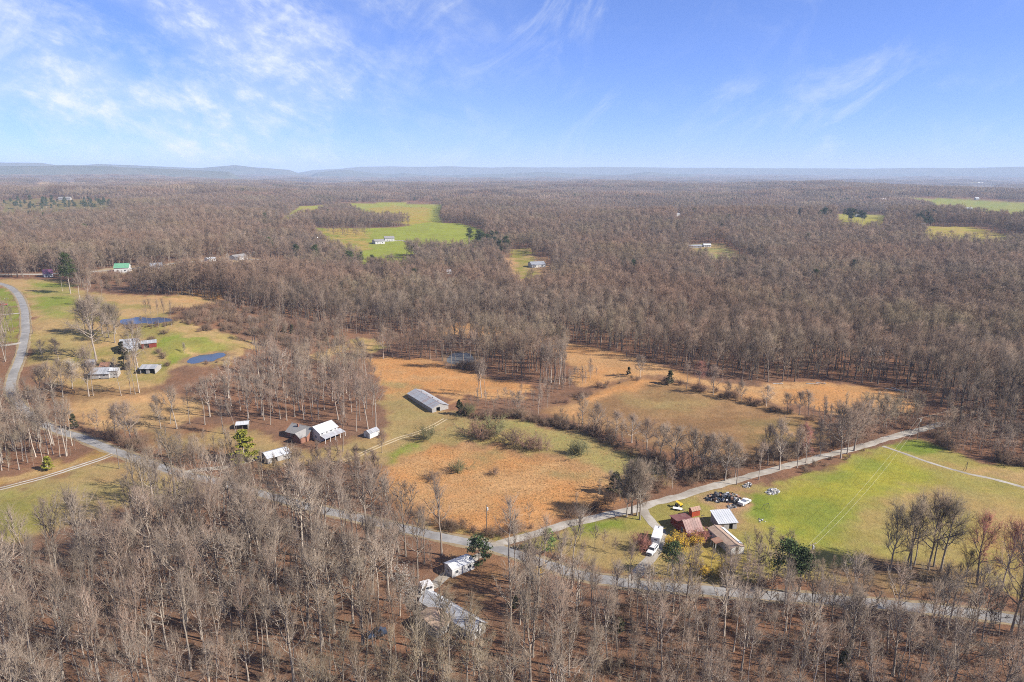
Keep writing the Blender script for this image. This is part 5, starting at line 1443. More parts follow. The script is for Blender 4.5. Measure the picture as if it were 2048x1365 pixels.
# scrap and rubble heaps, too jumbled to count
def heap(name, label, cat, pts_px, n, hz, mats, seed, smin=0.2, smax=1.0, blocky=True):
    r = random.Random(seed); mb = MB()
    poly = W2(pts_px); pa = np.array(poly)
    k = 0
    while k < n:
        x = r.uniform(pa[:, 0].min(), pa[:, 0].max()); y = r.uniform(pa[:, 1].min(), pa[:, 1].max())
        if not inside(poly, np.array([x]), np.array([y]))[0]: continue
        d = float(sdist(poly, np.array([x]), np.array([y]))[0])
        z = zs(x, y) + r.uniform(-0.1, min(1, d / 1.5) * hz)
        s = [r.uniform(smin, smax) for _ in range(3)]
        if blocky and r.random() < 0.5: s[r.randrange(3)] *= 0.15
        rot = Matrix.Rotation(r.uniform(0, 6.28), 3, 'Z') @ Matrix.Rotation(r.uniform(-0.8, 0.8), 3, 'X')
        vs = []
        for sx, sy_, sz in ((-1,-1,-1),(1,-1,-1),(1,1,-1),(-1,1,-1),(-1,-1,1),(1,-1,1),(1,1,1),(-1,1,1)):
            v = rot @ Vector((sx * s[0] / 2 * r.uniform(.6, 1), sy_ * s[1] / 2 * r.uniform(.6, 1), sz * s[2] / 2 * r.uniform(.6, 1)))
            vs.append((v.x + x, v.y + y, v.z + z))
        mb.add(vs, [(0,3,2,1),(4,5,6,7),(0,1,5,4),(1,2,6,5),(2,3,7,6),(3,0,4,7)]); k += 1
    me = bpy.data.meshes.new(name); me.from_pydata(mb.v, [], mb.f)
    for mt in mats: me.materials.append(mt)
    for i, pl in enumerate(me.polygons): pl.material_index = (i // 6 * 7) % len(mats)
    tag(link(name, me), label, cat, kind='stuff')
heap('scrap_heap', 'long heap of dark and silver scrap metal behind the tin shed', 'scrap', [(1409,1001),(1420,991),(1440,988),(1470,992),(1482,998),(1478,1008),(1450,1006),(1425,1006)], 190, 1.7, [M['dark'], M['scrap'], M['tin_rust'], M['steel'], M['dark'], M['tin_white'], M['scrap'], M['paint_blue'], M['dark']], 3, 0.3, 1.5)
heap('scrap_heap', 'low pile of junk between the scrap heap and the tin shed', 'scrap', [(1452,1012),(1466,1009),(1474,1015),(1460,1019)], 40, 0.8, [M['dark'], M['scrap'], M['steel']], 4, 0.2, 0.9)
heap('scrap_heap', 'scattered junk around the small red shed', 'scrap', [(1362,1024),(1372,1020),(1376,1030),(1370,1033),(1404,1040),(1402,1032),(1408,1028),(1410,1042),(1388,1046),(1372,1036)], 34, 0.3, [M['trim'], M['scrap'], M['dark'], M['steel']], 5, 0.2, 0.8)
heap('rubble_pile', 'round pile of grey rubble stones on the green pasture', 'rubble', [(1530,985),(1538,978),(1552,978),(1561,985),(1552,990),(1538,990)], 170, 0.8, [M['stone'], M['stone'], M['siding_white']], 6, 0.25, 0.7, False)
heap('rubble_pile', 'pile of pale stones beside the gravel road under the pole', 'rubble', [(1484,972),(1496,966),(1506,968),(1500,975),(1488,978)], 60, 0.7, [M['stone'], M['siding_white'], M['dark']], 8, 0.25, 0.8, False)
heap('scrap_heap', 'small junk scrap on the grass by the pasture edge', 'scrap', [(1515,1036),(1528,1038),(1532,1044),(1520,1046)], 14, 0.3, [M['dark'], M['stone'], M['trim']], 9, 0.2, 0.9)

# ------------------------------------------------------------------ utility poles and wires
POLES = {}
def pole(px, base, top, label, wood=True, arm=True, can=False, key=None, dark=True):
    p = at(px, base); h = height_at(p, top)
    b = empty('utility_pole', (p[0], p[1], p[2]), 0.5); tag(b, label, 'utility pole', 'utility poles')
    m = MB(); m.cyl((0, 0, -0.4), (0, 0, h), 0.16, 0.11, 8); m.build('pole', M['wood'], b)
    if arm:
        m = MB(); m.box(-1.1, 1.1, -0.06, 0.06, h - 0.6, h - 0.45); m.build('crossarm', M['wood'], b)
        for x in (-1.0, 0.0, 1.0):
            m = MB(); m.cyl((x, 0, h - 0.45), (x, 0, h - 0.25), 0.06, 0.04, 6); m.build('insulator', M['trim'], b)
    if can:
        m = MB(); m.cyl((0.3, 0, h - 1.9), (0.3, 0, h - 1.0), 0.26, 0.26, 10); m.build('transformer', M['flag'], b)
    POLES[key] = (Vector(p), h)
pole(1834, 880, 835, 'wooden pole at the far end of the gravel road', can=True, key='a')
pole(1617, 1160, 1086, 'wooden pole with transformer among trees below the green pasture', can=True, key='b')
pole(973.5, 1064, 1010, 'wooden pole with pale box at the orange field corner', arm=False, can=True, key='c')
pole(239, 938, 893, 'slim pole beside the paved road at the track turn-off', arm=True, key='d')
pole(1473, 970, 914, 'dark pole where the gravel road leaves the junk yard', arm=True, key='e')
pole(21, 640, 596, 'pale pole at the left frame edge beside the road', arm=True, key='f')
pole(66, 668, 632, 'thin pole on the right verge of the left road', arm=True, key='g')
pole(497, 524, 500, 'distant pole on the far sandy lot', arm=True, key='h')
def wire(a, b, sag, off, label):
    (pa, ha), (pb, hb) = POLES[a], POLES[b]
    A = pa + Vector((0, 0, ha - 0.3)) + off; B = pb + Vector((0, 0, hb - 0.3)) + off
    tm = TM(); s = np.linspace(0, 1, 28)
    P = np.array([[A.x + (B.x - A.x) * t, A.y + (B.y - A.y) * t, A.z + (B.z - A.z) * t - sag * 4 * t * (1 - t)] for t in s])
    tm.tube(P, np.full(28, 0.019), 4)
    tag(link('power_line', tm.mesh('power_line', M['wire'])), label, 'wire')
wire('a', 'b', 2.5, Vector((-0.9, 0, 0)), 'upper of two power lines crossing the green pasture')
wire('a', 'b', 3.1, Vector((0.8, 0, -0.1)), 'lower of two power lines crossing the green pasture')
p0 = at(2040, 800); POLES['z'] = (Vector(p0), 9.0)
wire('a', 'z', 1.5, Vector((0, 0, 0)), 'power line running from the far pole into the right woods')
# guy wire post in the right pasture
p = at(1929, 942)
b = empty('fence_brace', (p[0], p[1], p[2])); tag(b, 'leaning post with brace beside the thin pasture path', 'post')
m = MB(); m.cyl((0.4, 0, -0.2), (0.7, 0, 3.9), 0.1, 0.08, 6); m.build('post', M['wood'], b)
m = MB(); m.cyl((-0.7, 0, -0.2), (0.68, 0, 3.7), 0.05, 0.05, 6); m.build('brace', M['dark'], b)

# cattle on the far hill: one continuous body each
def cow_mesh():
    V = [(-0.9,0,1.15),(-0.4,0,1.1),(0.2,0,1.1),(0.7,0,1.2),(1.1,0,1.25),(1.45,0,1.1),(1.75,0,0.95),
         (-0.8,0.25,0.7),(-0.85,0.25,0.05),(-0.8,-0.25,0.7),(-0.85,-0.25,0.05),(0.6,0.25,0.7),(0.6,0.25,0.05),(0.6,-0.25,0.7),(0.6,-0.25,0.05),(-1.05,0,0.7)]
    E = [(0,1),(1,2),(2,3),(3,4),(4,5),(5,6),(0,7),(7,8),(0,9),(9,10),(3,11),(11,12),(3,13),(13,14),(0,15)]
    Rr = [.36,.42,.42,.38,.24,.2,.13,.15,.07,.15,.07,.13,.07,.13,.07,.05]
    me = bpy.data.meshes.new('cow'); me.from_pydata(V, E, [])
    o = bpy.data.objects.new('cow', me); COL.objects.link(o)
    md = o.modifiers.new('skin', 'SKIN'); sk = me.skin_vertices[0].data if me.skin_vertices else None
    if sk is None:
        me.attributes  # skin layer is created by the modifier in edit; fall back below
    else:
        for i, r in enumerate(Rr): sk[i].radius = (r, r)
        sk[2].use_root = True
    o.modifiers.new('smooth', 'SUBSURF').levels = 1
    dg = bpy.context.evaluated_depsgraph_get()
    me2 = bpy.data.meshes.new_from_object(o.evaluated_get(dg)); me2.name = 'cow'
    bpy.data.objects.remove(o)
    me2.materials.clear(); me2.materials.append(M['hide'])
    return me2
try:
    CM = cow_mesh()
    for px, py in ((786,414.5),(795,415),(803,416.5),(812,414.8),(822,416),(832,417),(843,416.2),(850,418),(792,418.5)):
        p = at(px, py)
        tag(link('cow', CM, None, None, (p[0], p[1], p[2]), random.uniform(0, 6.28)), 'dark cow grazing on the far yellow hill field', 'cow', 'cattle on the far hill field')
except Exception as ex:
    print('cow', ex)

# ------------------------------------------------------------------ single trees one can point at
G = None
hero('open', 193, 721, 592, 'tall pale-trunked bare tree in the pasture left of the weathered barn', G, 0.9)
hero('open', 230, 686, 608, 'broad bare tree right behind the weathered barn', G, 0.9)
hero('open', 277, 742, 640, 'bare tree rising in front of the red shed', G, 0.85)
hero('darkcedar', 250, 738, 684, 'dark conical cedar between the weathered barn and the garage', G, 0.9)
hero('forest', 243, 792, 715, 'straight bare tree in front of the pale-roofed block, pale trunk', G, 1.1)
for px, b, t in ((262,789,722),(271,789,705),(279,786,700)):
    hero('forest', px, b, t, 'slender bare tree in the row of three before the open garage', 'row of three before the garage', 0.9)
hero('open', 178, 793, 690, 'big whitish bare tree in front of the tin-roofed house', G, 0.8)
hero('forest', 187, 792, 730, 'smaller bare tree beside the big whitish one before the house', G, 1.0)
hero('open', 126, 795, 718, 'spreading bare tree between the left road and the pear blossom', G, 0.9)
hero('open', 107, 803, 722, 'leaning bare tree nearest the left road bend', G, 0.8)
hero('open', 82, 800, 730, 'bare tree on the verge where the left road dips into trees', G, 0.8)
hero('pear', 145, 778, 722, 'white blossoming tree left of the tin-roofed house', G, 1.2)
hero('pear', 369, 707, 687, 'small white blossom tree beside the small blue pond', G, 0.7)
hero('pear', 500, 652, 632, 'small white blossom tree at the scrub edge right of the ponds', G, 0.9)
hero('pear', 283, 648, 632, 'tiny white blossom tree on the far pond bank', G, 0.9)
hero('open', 85, 715, 680, 'short bare tree on the pasture beside the left road', G, 1.0)
hero('open', 118, 722, 676, 'round hazy bare tree in the pasture near the left road', G, 1.1)
hero('pine', 141, 588, 506, 'tall green-topped pine above the far pasture edge', G, 0.8)
for px, b, t in ((160,600,545),(180,612,560),(125,583,540),(205,600,560)):
    hero('forest', px, b, t, 'bare tree in the clump under the tall pine', 'clump under the tall pine', 1.2)
for px, b, t in ((172,668,596),(187,672,588),(205,668,590),(218,676,605),(232,668,610)):
    hero('open', px, b, t, 'bare tree in the dense clump left of the long pond', 'clump left of the long pond', 0.8)
for px, b, t in ((296,654,600),(306,655,596),(318,656,598),(331,655,597),(343,653,602)):
    hero('forest', px, b, t, 'thin bare tree on the near bank of the long pond', 'thin trees on the pond bank', 0.7)
hero('open', 263, 887, 800, 'wide pale-limbed oak on the bank above the paved road bend', G, 1.0)
hero('open', 231, 876, 806, 'darker oak just left of the pale-limbed one above the road', G, 0.9)
hero('open', 322, 858, 788, 'bare tree with dark trunk at the left end of the grove', G, 0.8)
for px, b, t in ((341,848,776),(354,858,772),(380,848,770),(410,850,762)):
    hero('forest', px, b, t, 'bare tree along the front of the grove left of the carport', 'front of the grove', 1.2)
hero('forest', 447, 868, 790, 'single bare tree left of the carport', G, 1.2)
hero('forest', 473, 871, 795, 'single bare tree just in front of the carport', G, 1.0)
hero('cedar', 489, 925, 862, 'bright yellow-green cedar beside the paved road', G, 1.6)
_c = at(489, 928); BUILD_XY.append((_c[0], _c[1] - 4, 5.5))
hero('darkcedar', 150, 858, 828, 'dark little cedar in the brush above the road at left', G, 1.0)
hero('cedar', 96, 940, 913, 'small round yellow-green evergreen beside the lower left track', G, 1.6)
hero('open', 716, 716, 674, 'lone round bare tree in the small tan clearing', G, 1.0)
hero('open', 767, 718, 648, 'bare tree at the right edge of the small tan clearing', G, 0.8)
for px, b, t in ((713,863,760),(736,858,752),(752,858,762)):
    hero('forest', px, b, t, 'bare tree at the grove edge right behind the small white shed', 'grove edge behind the shed', 1.2)
hero('forest', 686, 903, 805, 'bare tree with one crooked limb in front of the long porch', G, 1.0)
hero('open', 764, 906, 857, 'little bare tree right of the small white shed', G, 0.8)
hero('open', 710, 929, 893, 'gnarled little bare tree below the small white shed', G, 0.9)
for px, b, t in ((955,793,735),(963,796,718),(971,788,722)):
    hero('forest', px, b, t, 'grey bare stem in the clump right of the long barn', 'clump right of the long barn', 1.1)
hero('darkcedar', 918, 830, 800, 'dark cedar at the right end of the long barn', G, 1.2)
for px, b, t in ((892,736,672),(903,738,660),(913,737,668),(926,738,652),(940,738,660),(950,737,666)):
    hero('forest', px, b, t, 'bare tree on the near bank of the grey middle pond', 'trees before the grey pond', 1.1)
for px, b, t in ((70,838,770),(90,846,778),(112,850,780),(60,822,752),(134,858,800)):
    hero('forest', px, b, t, 'bare tree on the inner side of the left road bend', 'trees inside the road bend', 1.2)
for px, b, t in ((490,1222,1196),(378,1150,1128),(1030,1215,1192),(1690,1330,1302),(1868,1300,1276),(1240,1262,1236)):
    hero('darkcedar', px, b, t, 'small dark evergreen low in the foreground wood', 'evergreens in the foreground wood', 1.6)
for px, b, t in ((1086,766,690),(1091,771,688),(1097,763,684),(1102,766,682),(1109,764,680),(1118,769,682),(1124,759,684),(1130,765,690)):
    hero('forest', px, b, t, 'straight dark stem in the row at the right end of the middle copse', 'row ending the middle copse', 1.0)
hero('open', 1036, 832, 782, 'bare tree in the hedge right of the long barn', G, 0.9)
hero('forest', 1077, 829, 768, 'thin bare tree in the hedge, second right of the long barn', G, 1.0)
hero('open', 1164, 848, 786, 'tallest bare tree in the hedge above the middle field', G, 0.8)
hero('open', 1192, 864, 806, 'hazy bare tree right of the tallest hedge tree', G, 1.1)
for px, b, t in ((1231,874,822),(1263,886,828),(1293,900,836),(1320,915,846),(1350,928,852)):
    hero('open', px, b, t, 'bare bushy tree in the hedge between the two middle fields', 'hedge between the middle fields', 1.15)
for px, b, t in ((1385,942,856),(1420,957,862),(1450,962,872),(1405,950,868),(1470,955,886)):
    hero('open', px, b, t, 'bare tree in the thicket where hedge meets gravel road', 'thicket at the gravel road', 1.0)
hero('open', 1280, 755, 708, 'lone dark bare tree on the crest of the brown field', G, 0.9)
hero('darkcedar', 1339, 769, 741, 'small dark pine in the fence row on the crest', G, 1.2)
hero('darkcedar', 1257, 750, 734, 'tiny pine left of the lone crest tree', G, 1.2)
hero('forest', 1373, 778, 724, 'bare tree right of the small dark fence-row pine', G, 1.2)
hero('open', 1426, 790, 730, 'roundest bare tree in the fence row of the upper field', G, 0.9)
hero('red', 1398, 770, 722, 'reddish tree at the wood edge above the fence row', G, 0.8)
for px, b, t in ((1458,798,762),(1482,803,760),(1532,813,770),(1575,824,784),(1599,831,782),(1617,831,780)):
    hero('open', px, b, t, 'small bare tree along the fence row below the upper orange field', 'fence row below the upper field', 1.0)
hero('open', 1681, 917, 802, 'tall bare tree on the left of the group at the gravel road', G, 0.8)
hero('open', 1708, 902, 800, 'broad bare tree on the right of the group at the gravel road', G, 0.95)
hero('open', 1694, 908, 815, 'bare tree between the tall and broad ones at the gravel road', G, 0.8)
hero('open', 1766, 858, 792, 'bare tree beside the gravel road short of the far pole', G, 0.9)
hero('open', 1735, 868, 800, 'bare tree behind the gravel road left of the far pole', G, 0.9)
hero('open', 1790, 850, 795, 'bare tree nearest the far pole', G, 0.8)
hero('open', 1594, 936, 852, 'grey-white bare tree in front of the red maple', G, 0.7)
hero('open', 1559, 940, 838, 'dark forked bare tree left of the red maple', G, 0.8)
hero('open', 1535, 930, 846, 'bare tree behind the dark forked one at the gravel road', G, 0.8)
hero('red', 1612, 926, 846, 'pinkish red maple above the green pasture', G, 0.8)
hero('open', 1640, 915, 838, 'bare tree just right of the red maple', G, 0.8)
hero('forest', 1517, 960, 884, 'slim bare tree on the gravel road verge left of the rubble', G, 1.0)
for px, b, t in ((1253,1034,928),(1263,1030,920),(1274,1032,924),(1280,1040,922)):
    hero('open', px, b, t, 'tall bare tree in the clump of four at the driveway mouth', 'clump of four at the driveway', 0.85)
hero('darkcedar', 1232, 990, 946, 'dark evergreen at the gravel road left of the clump of four', G, 1.4)
hero('sapling', 1058, 1047, 1000, 'thin sapling standing in the orange field near the pole', G, 1.0)
hero('sapling', 1150, 1028, 984, 'thin sapling at the right margin of the orange field', G, 1.0)
for (px, b, t), w_ in zip(((1780,1143,1006),(1812,1143,994),(1856,1140,984),(1881,1143,986)), ('leftmost', 'second', 'third', 'rightmost')):
    hero('open', px, b, t, '%s big vase-shaped bare tree in the row below the green pasture' % w_, 'row below the green pasture', 0.78)
for px, b, t in ((1820,1139,992),(1828,1131,1000),(1867,1134,992)):
    hero('forest', px, b, t, 'straight bare tree within the vase-shaped row below the pasture', 'row below the green pasture', 1.2)
hero('red', 1953, 1169, 1028, 'reddish-topped bare tree right of the vase-shaped row', G, 0.8)
hero('open', 1931, 1172, 1100, 'stubby bare tree left of the reddish-topped one', G, 0.7)
hero('red', 2003, 1178, 1034, 'second reddish bare tree near the right frame edge', G, 0.7)
hero('open', 2021, 1269, 1046, 'tallest bare tree at the right frame edge by the road', G, 0.6)
hero('pine', 1572, 1184, 1080, 'dark green pine left of the transformer pole', G, 1.2)
hero('pine', 1598, 1190, 1098, 'smaller pine just left of the transformer pole', G, 1.2)
hero('pine', 1345, 1152, 1086, 'dark green evergreen in front of the yellow forsythia', G, 1.5)
hero('magnolia', 958, 1130, 1071, 'glossy dark magnolia at the road junction', G, 1.0)
hero('newleaf', 1097, 1105, 1056, 'bright green leafing tree beside the gravel road start', G, 0.7)
hero('pear', 800, 1232, 1142, 'pale blossoming tree left of the camper trailer', G, 1.1)
hero('pear', 822, 1250, 1170, 'second pale blossoming tree nearer the ranch house', G, 1.0)
hero('pine', 909, 534, 508, 'lone green pine in the woods below the hill field', G, 1.2)
for i in range(15):
    px, py = random.choice([(random.uniform(955, 1050), random.uniform(474, 492)), (random.uniform(938, 990), random.uniform(490, 506)), (random.uniform(985, 1020), random.uniform(502, 518))])
    p = at(px, py); tree('pine', p[0], p[1], random.uniform(18, 25), 'tall pine in the dark stand right of the green hill', 'pine stand right of the hill', 1.1)
# pear blossoms on the far lot
for px, b, t in ((457,526,508),(500,521,505),(512,522,504)):
    hero('pear', px, b, t, 'white blossom tree on the far sandy lot', 'blossom trees on the far lot', 1.2)

# bushes standing alone
def bush(kind, px, base, top, label, group=None, wide=1.0, name='bush'):
    p = at(px, base); h = height_at(p, top)
    root = empty(name, (p[0], p[1], p[2]), random.uniform(0, 6.28)); tag(root, label, 'bush', group)
    me = random.choice(BUSH if kind == 'brush' else OBUSH)
    s = h / 3.0
    root.scale = (s * wide, s * wide, s)
    link('branches', me, None, root)
bush('brush', 952, 875, 850, 'low brown bush at the left of the field bush group', None, 1.4)
bush('olive', 984, 873, 833, 'tallest grey bush in the field bush group')
bush('brush', 968, 878, 854, 'brown bush in the middle of the field bush group', None, 1.2)
bush('brush', 1030, 890, 866, 'left bush of the string across the green field', None, 1.4)
bush('brush', 1055, 896, 872, 'middle bush of the string across the green field', None, 1.4)
bush('brush', 1078, 900, 878, 'right bush of the string across the green field', None, 1.2)
bush('olive', 1157, 910, 882, 'round lone bush in the middle field left of the hedge', None, 1.4)
bush('olive', 850, 880, 852, 'round bush beside the farm track below the long barn', None, 1.0)
bush('olive', 918, 943, 922, 'small green bush in the orange field', None, 1.3)
bush('brush', 990, 950, 938, 'tiny brown bush in the orange field', None, 1.2)
bush('brush', 864, 958, 940, 'tiny brown bush at the left of the orange field', None, 1.6)
bush('olive', 935, 832, 808, 'bush beside the dark cedar at the long barn', None, 1.3)
for px, b, t, lab in ((1362,1092,1066,'bright yellow forsythia at the corner of the red barn'),(1345,1098,1074,'lower yellow forsythia left of the barn corner'),(1392,1092,1070,'yellow forsythia under the front wall of the red barn'),(1408,1152,1130,'yellow forsythia left of the pair near the paved road'),(1440,1154,1131,'yellow forsythia right of the pair near the paved road'),(1075,1160,1138,'orange-yellow forsythia among trees left of the junction')):
    p = at(px, b); h = height_at(p, t)
    a_, l_ = bush_mesh(int(px), 2.4, 3.2, M['brush'], M['forsythia'], 18)
    root = empty('forsythia_bush', (p[0], p[1], p[2])); s = h / 2.4 * 0.85; root.scale = (s, s, s)
    tag(root, lab, 'bush'); link('branches', a_, None, root); link('blossom', l_, None, root)
RB = bush_mesh(77, 2.6, 3.4, M['red_twig'], None, 26)
for px, b, t, lab in ((1283,1102,1074,'wine-red bush left of the box trailer'),(1388,1086,1066,'wine-red bush before the red barn wall'),(1405,1082,1062,'wine-red bush at the right corner of the red barn')):
    p = at(px, b); h = height_at(p, t); root = empty('red_bush', (p[0], p[1], p[2])); s = h / 2.6; root.scale = (s, s, s); tag(root, lab, 'bush'); link('branches', RB, None, root)

# ------------------------------------------------------------------ woods
def zone(px): return W2(px)
rng = np.random.default_rng(21)
W1 = zone([(-260,1165),(0,1150),(100,1135),(200,1105),(260,1060),(300,1012),(360,990),(430,990),(560,1034),(700,1066),(820,1092),(890,1106),(925,1120),(880,1130),(835,1162),(790,1190),(800,1240),(830,1245),(900,1296),(1010,1296),(1030,1240),(1000,1185),(1030,1150),(1080,1150),(1160,1170),(1300,1192),(1500,1212),(1700,1226),(1900,1246),(2048,1266),(2300,1300),(2480,1470),(1950,1585),(1024,1585),(100,1585),(-420,1470)])
x, y = jitter_grid(W1, 6.3, rng)
ok = plant_ok(x, y, 2.2)
x, y = x[ok], y[ok]
d = np.hypot(x, y)
order = np.argsort(d)
# the row in front of the frame whose crowns never reach into it comes first; skip what stays below the frame
zz = zt(x, y)
ppx, ppy = project(x, y, zz + 22)
vis = (ppy < 1360) & (ppx > -60) & (ppx < 2110)
order = order[vis[order]]
near, rest = order[:150], order[150:]
for i in near:
    px_ = 1024 + F_PX * x[i] / (y[i] * _cp + CAM_H * _sp)
    right = px_ > 1150
    h = random.uniform(13, 20) if right else random.uniform(18, 25)
    if random.random() < 0.28: h *= random.uniform(0.45, 0.8)
    k_ = int(np.searchsorted([180, 430, 680, 860, 1010, 1200, 1420, 1640, 1850], px_))
    place = ['at the lower left corner', 'below the lower left lawn', 'left of the blue car', 'around the blue car', 'in front of the ranch house',
             'right of the ranch house', 'below the driveway mouth', 'below the dark green pines', 'below the vase-shaped row', 'at the lower right corner'][k_]
    look = 'tall' if h > 20 else ('short' if h < 14 else 'middling')
    kind = 'spread' if random.random() < 0.28 else 'forest'
    tree(kind, x[i], y[i], h, '%s leafless %s tree in the foreground wood %s' % (look, 'spreading' if kind == 'spread' else 'straight', place), 'foreground wood ' + place, 0.95 if kind == 'spread' else random.uniform(0.9, 1.2))
def hmap(xx, yy):
    r = xx / np.maximum(yy, 1)
    return np.where(r > 0.10, 16.0, 21.0)
def wood(name, xs, ys, label, h=20.0, hv=0.22, light=False, cat='wood'):
    protos, hh = (LF, [22.0] * len(LF)) if light is True else ((JFD, HFD) if light == 'dark' else (JF + JL, HF + HL))
    n = len(xs); idx = rng.integers(0, len(protos), n)
    s = h * rng.uniform(1 - hv, 1 + hv, n) / np.array(hh)[idx]; w = s * rng.uniform(0.9, 1.25, n)
    scatter(name, np.column_stack([xs, ys, zt(xs, ys)]), rng.uniform(0, 6.28, n), np.column_stack([w, w, s]), idx, protos, label, cat)
wood('woodland', x[rest], y[rest], 'rest of the leafless foreground wood behind its nearest trees', hmap(x[rest], y[rest]))
# understorey saplings and brush through the foreground wood
xs_, ys_ = jitter_grid(W1, 6.2, rng); ok = plant_ok(xs_, ys_, 2.0); xs_, ys_ = xs_[ok], ys_[ok]
scat_xy('understorey', xs_, ys_, 6.5, 0.4, JS, HS, 'thin saplings growing under the foreground wood', 'saplings', rng)
# left wood beside the road
W4 = zone([(-300,985),(0,955),(110,925),(185,897),(140,884),(70,856),(10,815),(-5,775),(5,740),(22,700),(30,665),(-10,650),(-200,650),(-420,820)])
x4, y4 = jitter_grid(W4, 5.6, rng); ok = plant_ok(x4, y4, 2.0); x4, y4 = x4[ok], y4[ok]
near4 = np.argsort(np.hypot(x4, y4))[:22]; m4 = np.ones(len(x4), bool); m4[near4] = False
for i in near4:
    tree('forest', x4[i], y4[i], random.uniform(14, 22), 'leafless tree in the wood left of the paved road', 'wood left of the paved road', random.uniform(0.9, 1.3))
wood('woodland', x4[m4], y4[m4], 'farther leafless trees of the wood left of the road', 18)
x_, y_ = jitter_grid(W4, 7.0, rng); ok = plant_ok(x_, y_, 1.5)
scat_xy('understorey', x_[ok], y_[ok], 5.5, 0.4, JS, HS, 'thin saplings in the wood left of the road', 'saplings', rng)
# the grove behind the houses
W8 = zone([(440,800),(480,770),(540,735),(600,725),(680,722),(735,745),(758,800),(760,845),(700,842),(600,848),(520,858),(440,850),(400,835)])
x8, y8 = jitter_grid(W8, 6.6, rng); ok = plant_ok(x8, y8, 1.0); x8, y8 = x8[ok], y8[ok]
print('grove', len(x8), 'w1', len(order), 'w4', len(x4))
for i in np.argsort(np.hypot(x8, y8))[:28]:
    tree('spread' if random.random() < 0.4 else 'forest', x8[i], y8[i], random.uniform(15, 20), 'leafless tree in the grove behind the farmhouses', 'grove behind the farmhouses', random.uniform(0.9, 1.3))
k8 = np.argsort(np.hypot(x8, y8))[28:]
if len(k8): wood('woodland', x8[k8], y8[k8], 'back of the leafless grove behind the farmhouses', 17)
# small woods and thickets
def thicket(px, sp, h, label, kind='sap', hv=0.35, road_gap=1.2):
    xx, yy = jitter_grid(zone(px), sp, rng); ok = plant_ok(xx, yy, road_gap); xx, yy = xx[ok], yy[ok]
    if not len(xx): return
    if kind == 'sap': scat_xy('thicket', xx, yy, h, hv, JS, HS, label, 'thicket', rng, 0.3)
    elif kind == 'bush':
        kp = rng.random(len(xx)) < np.clip(0.55 + 0.75 * vnoise(xx / 7 + 3, yy / 7), 0.12, 1); xx, yy = xx[kp], yy[kp]
        scat_xy('underbrush', xx, yy, h, 0.5, BUSH, [3.0] * len(BUSH), label, 'brush', rng, 0.3)
    else: wood('woodland', xx, yy, label, h, hv, 'dark')
thicket([(862,716),(885,690),(960,672),(1040,676),(1095,692),(1135,735),(1128,768),(1080,768),(1010,756),(960,738),(955,722),(945,700),(905,700),(886,712),(886,730)], 5.6, 18, 'leafless copse around the grey pond in the middle', 'wood')
thicket([(770,700),(862,690),(865,722),(780,718)], 6, 18, 'leafless trees left of the grey pond', 'wood')
thicket([(480,690),(560,668),(690,668),(690,690),(620,712),(540,715)], 7.5, 14, 'young leafless trees at the back of the grove', 'wood')
thicket([(300,922),(360,910),(470,905),(515,920),(520,945),(470,952),(400,940),(340,928)], 3.0, 8.5, 'grey thicket between the green cedar and the paved road')
thicket([(590,935),(690,925),(745,935),(770,985),(835,1035),(800,1040),(700,1010),(600,985),(520,975),(470,955),(540,945)], 3.6, 9.5, 'bare thicket below the farmhouses along the paved road')
thicket([(300,1000),(360,985),(430,985),(560,1030),(700,1060),(840,1092),(840,1105),(700,1080),(560,1052),(430,1020),(320,1020)], 5.5, 8, 'thin saplings lining the near side of the paved road')
thicket([(1030,1140),(1090,1145),(1180,1172),(1330,1192),(1500,1208),(1500,1225),(1330,1212),(1180,1192),(1060,1165)], 5.5, 8.5, 'thin saplings lining the paved road right of the junction')
thicket([(885,735),(950,735),(955,745),(890,742)], 2.2, 3.0, 'brush on the near bank of the grey pond', 'bush')
thicket([(800,1000),(850,1035),(930,1058),(1000,1066),(1080,1050),(1150,1034),(1205,1015),(1215,1022),(1150,1044),(1060,1064),(985,1078),(900,1066),(820,1042)], 2.0, 2.2, 'reddish brush along the lower edge of the orange field', 'bush')
thicket([(1180,1012),(1245,978),(1330,960),(1420,955),(1480,945),(1500,945),(1420,968),(1340,985),(1270,1008),(1200,1026)], 2.6, 3.2, 'brown underbrush along the gravel road', 'bush')
thicket([(1180,1000),(1250,962),(1360,940),(1470,940),(1500,938),(1420,964),(1320,984),(1250,1008)], 4.0, 8.5, 'leafless thicket along the gravel road')
thicket([(1480,930),(1540,915),(1640,898),(1720,880),(1780,860),(1840,846),(1845,855),(1780,870),(1720,888),(1640,908),(1560,930),(1490,950)], 2.6, 3.2, 'brown brush above the upper gravel road', 'bush')
thicket([(1500,925),(1640,890),(1720,872),(1840,840),(1845,850),(1720,885),(1640,905),(1510,945)], 4.4, 9, 'leafless thicket above the upper gravel road')
thicket([(1560,950),(1640,925),(1690,908),(1740,896),(1700,918),(1640,940),(1560,965)], 3.2, 1.6, 'low brush between gravel road and green pasture', 'bush')
thicket([(905,822),(960,826),(1040,832),(1110,845),(1170,856),(1240,884),(1300,912),(1350,935),(1340,945),(1290,925),(1230,897),(1160,868),(1100,854),(1030,842),(950,838)], 2.2, 2.6, 'brown hedge brush above the middle field', 'bush')
thicket([(1100,848),(1170,858),(1240,886),(1300,914),(1350,937),(1420,955),(1410,962),(1340,945),(1290,923),(1230,895),(1160,866)], 3.6, 7.5, 'leafless saplings growing in the middle hedge')
thicket([(1090,812),(1140,800),(1200,774),(1250,756),(1300,752),(1380,772),(1480,796),(1590,826),(1650,845),(1650,852),(1580,834),(1470,804),(1370,780),(1300,760),(1250,764),(1200,784),(1140,808)], 2.8, 2.3, 'brown brush in the fence row on the crest', 'bush')
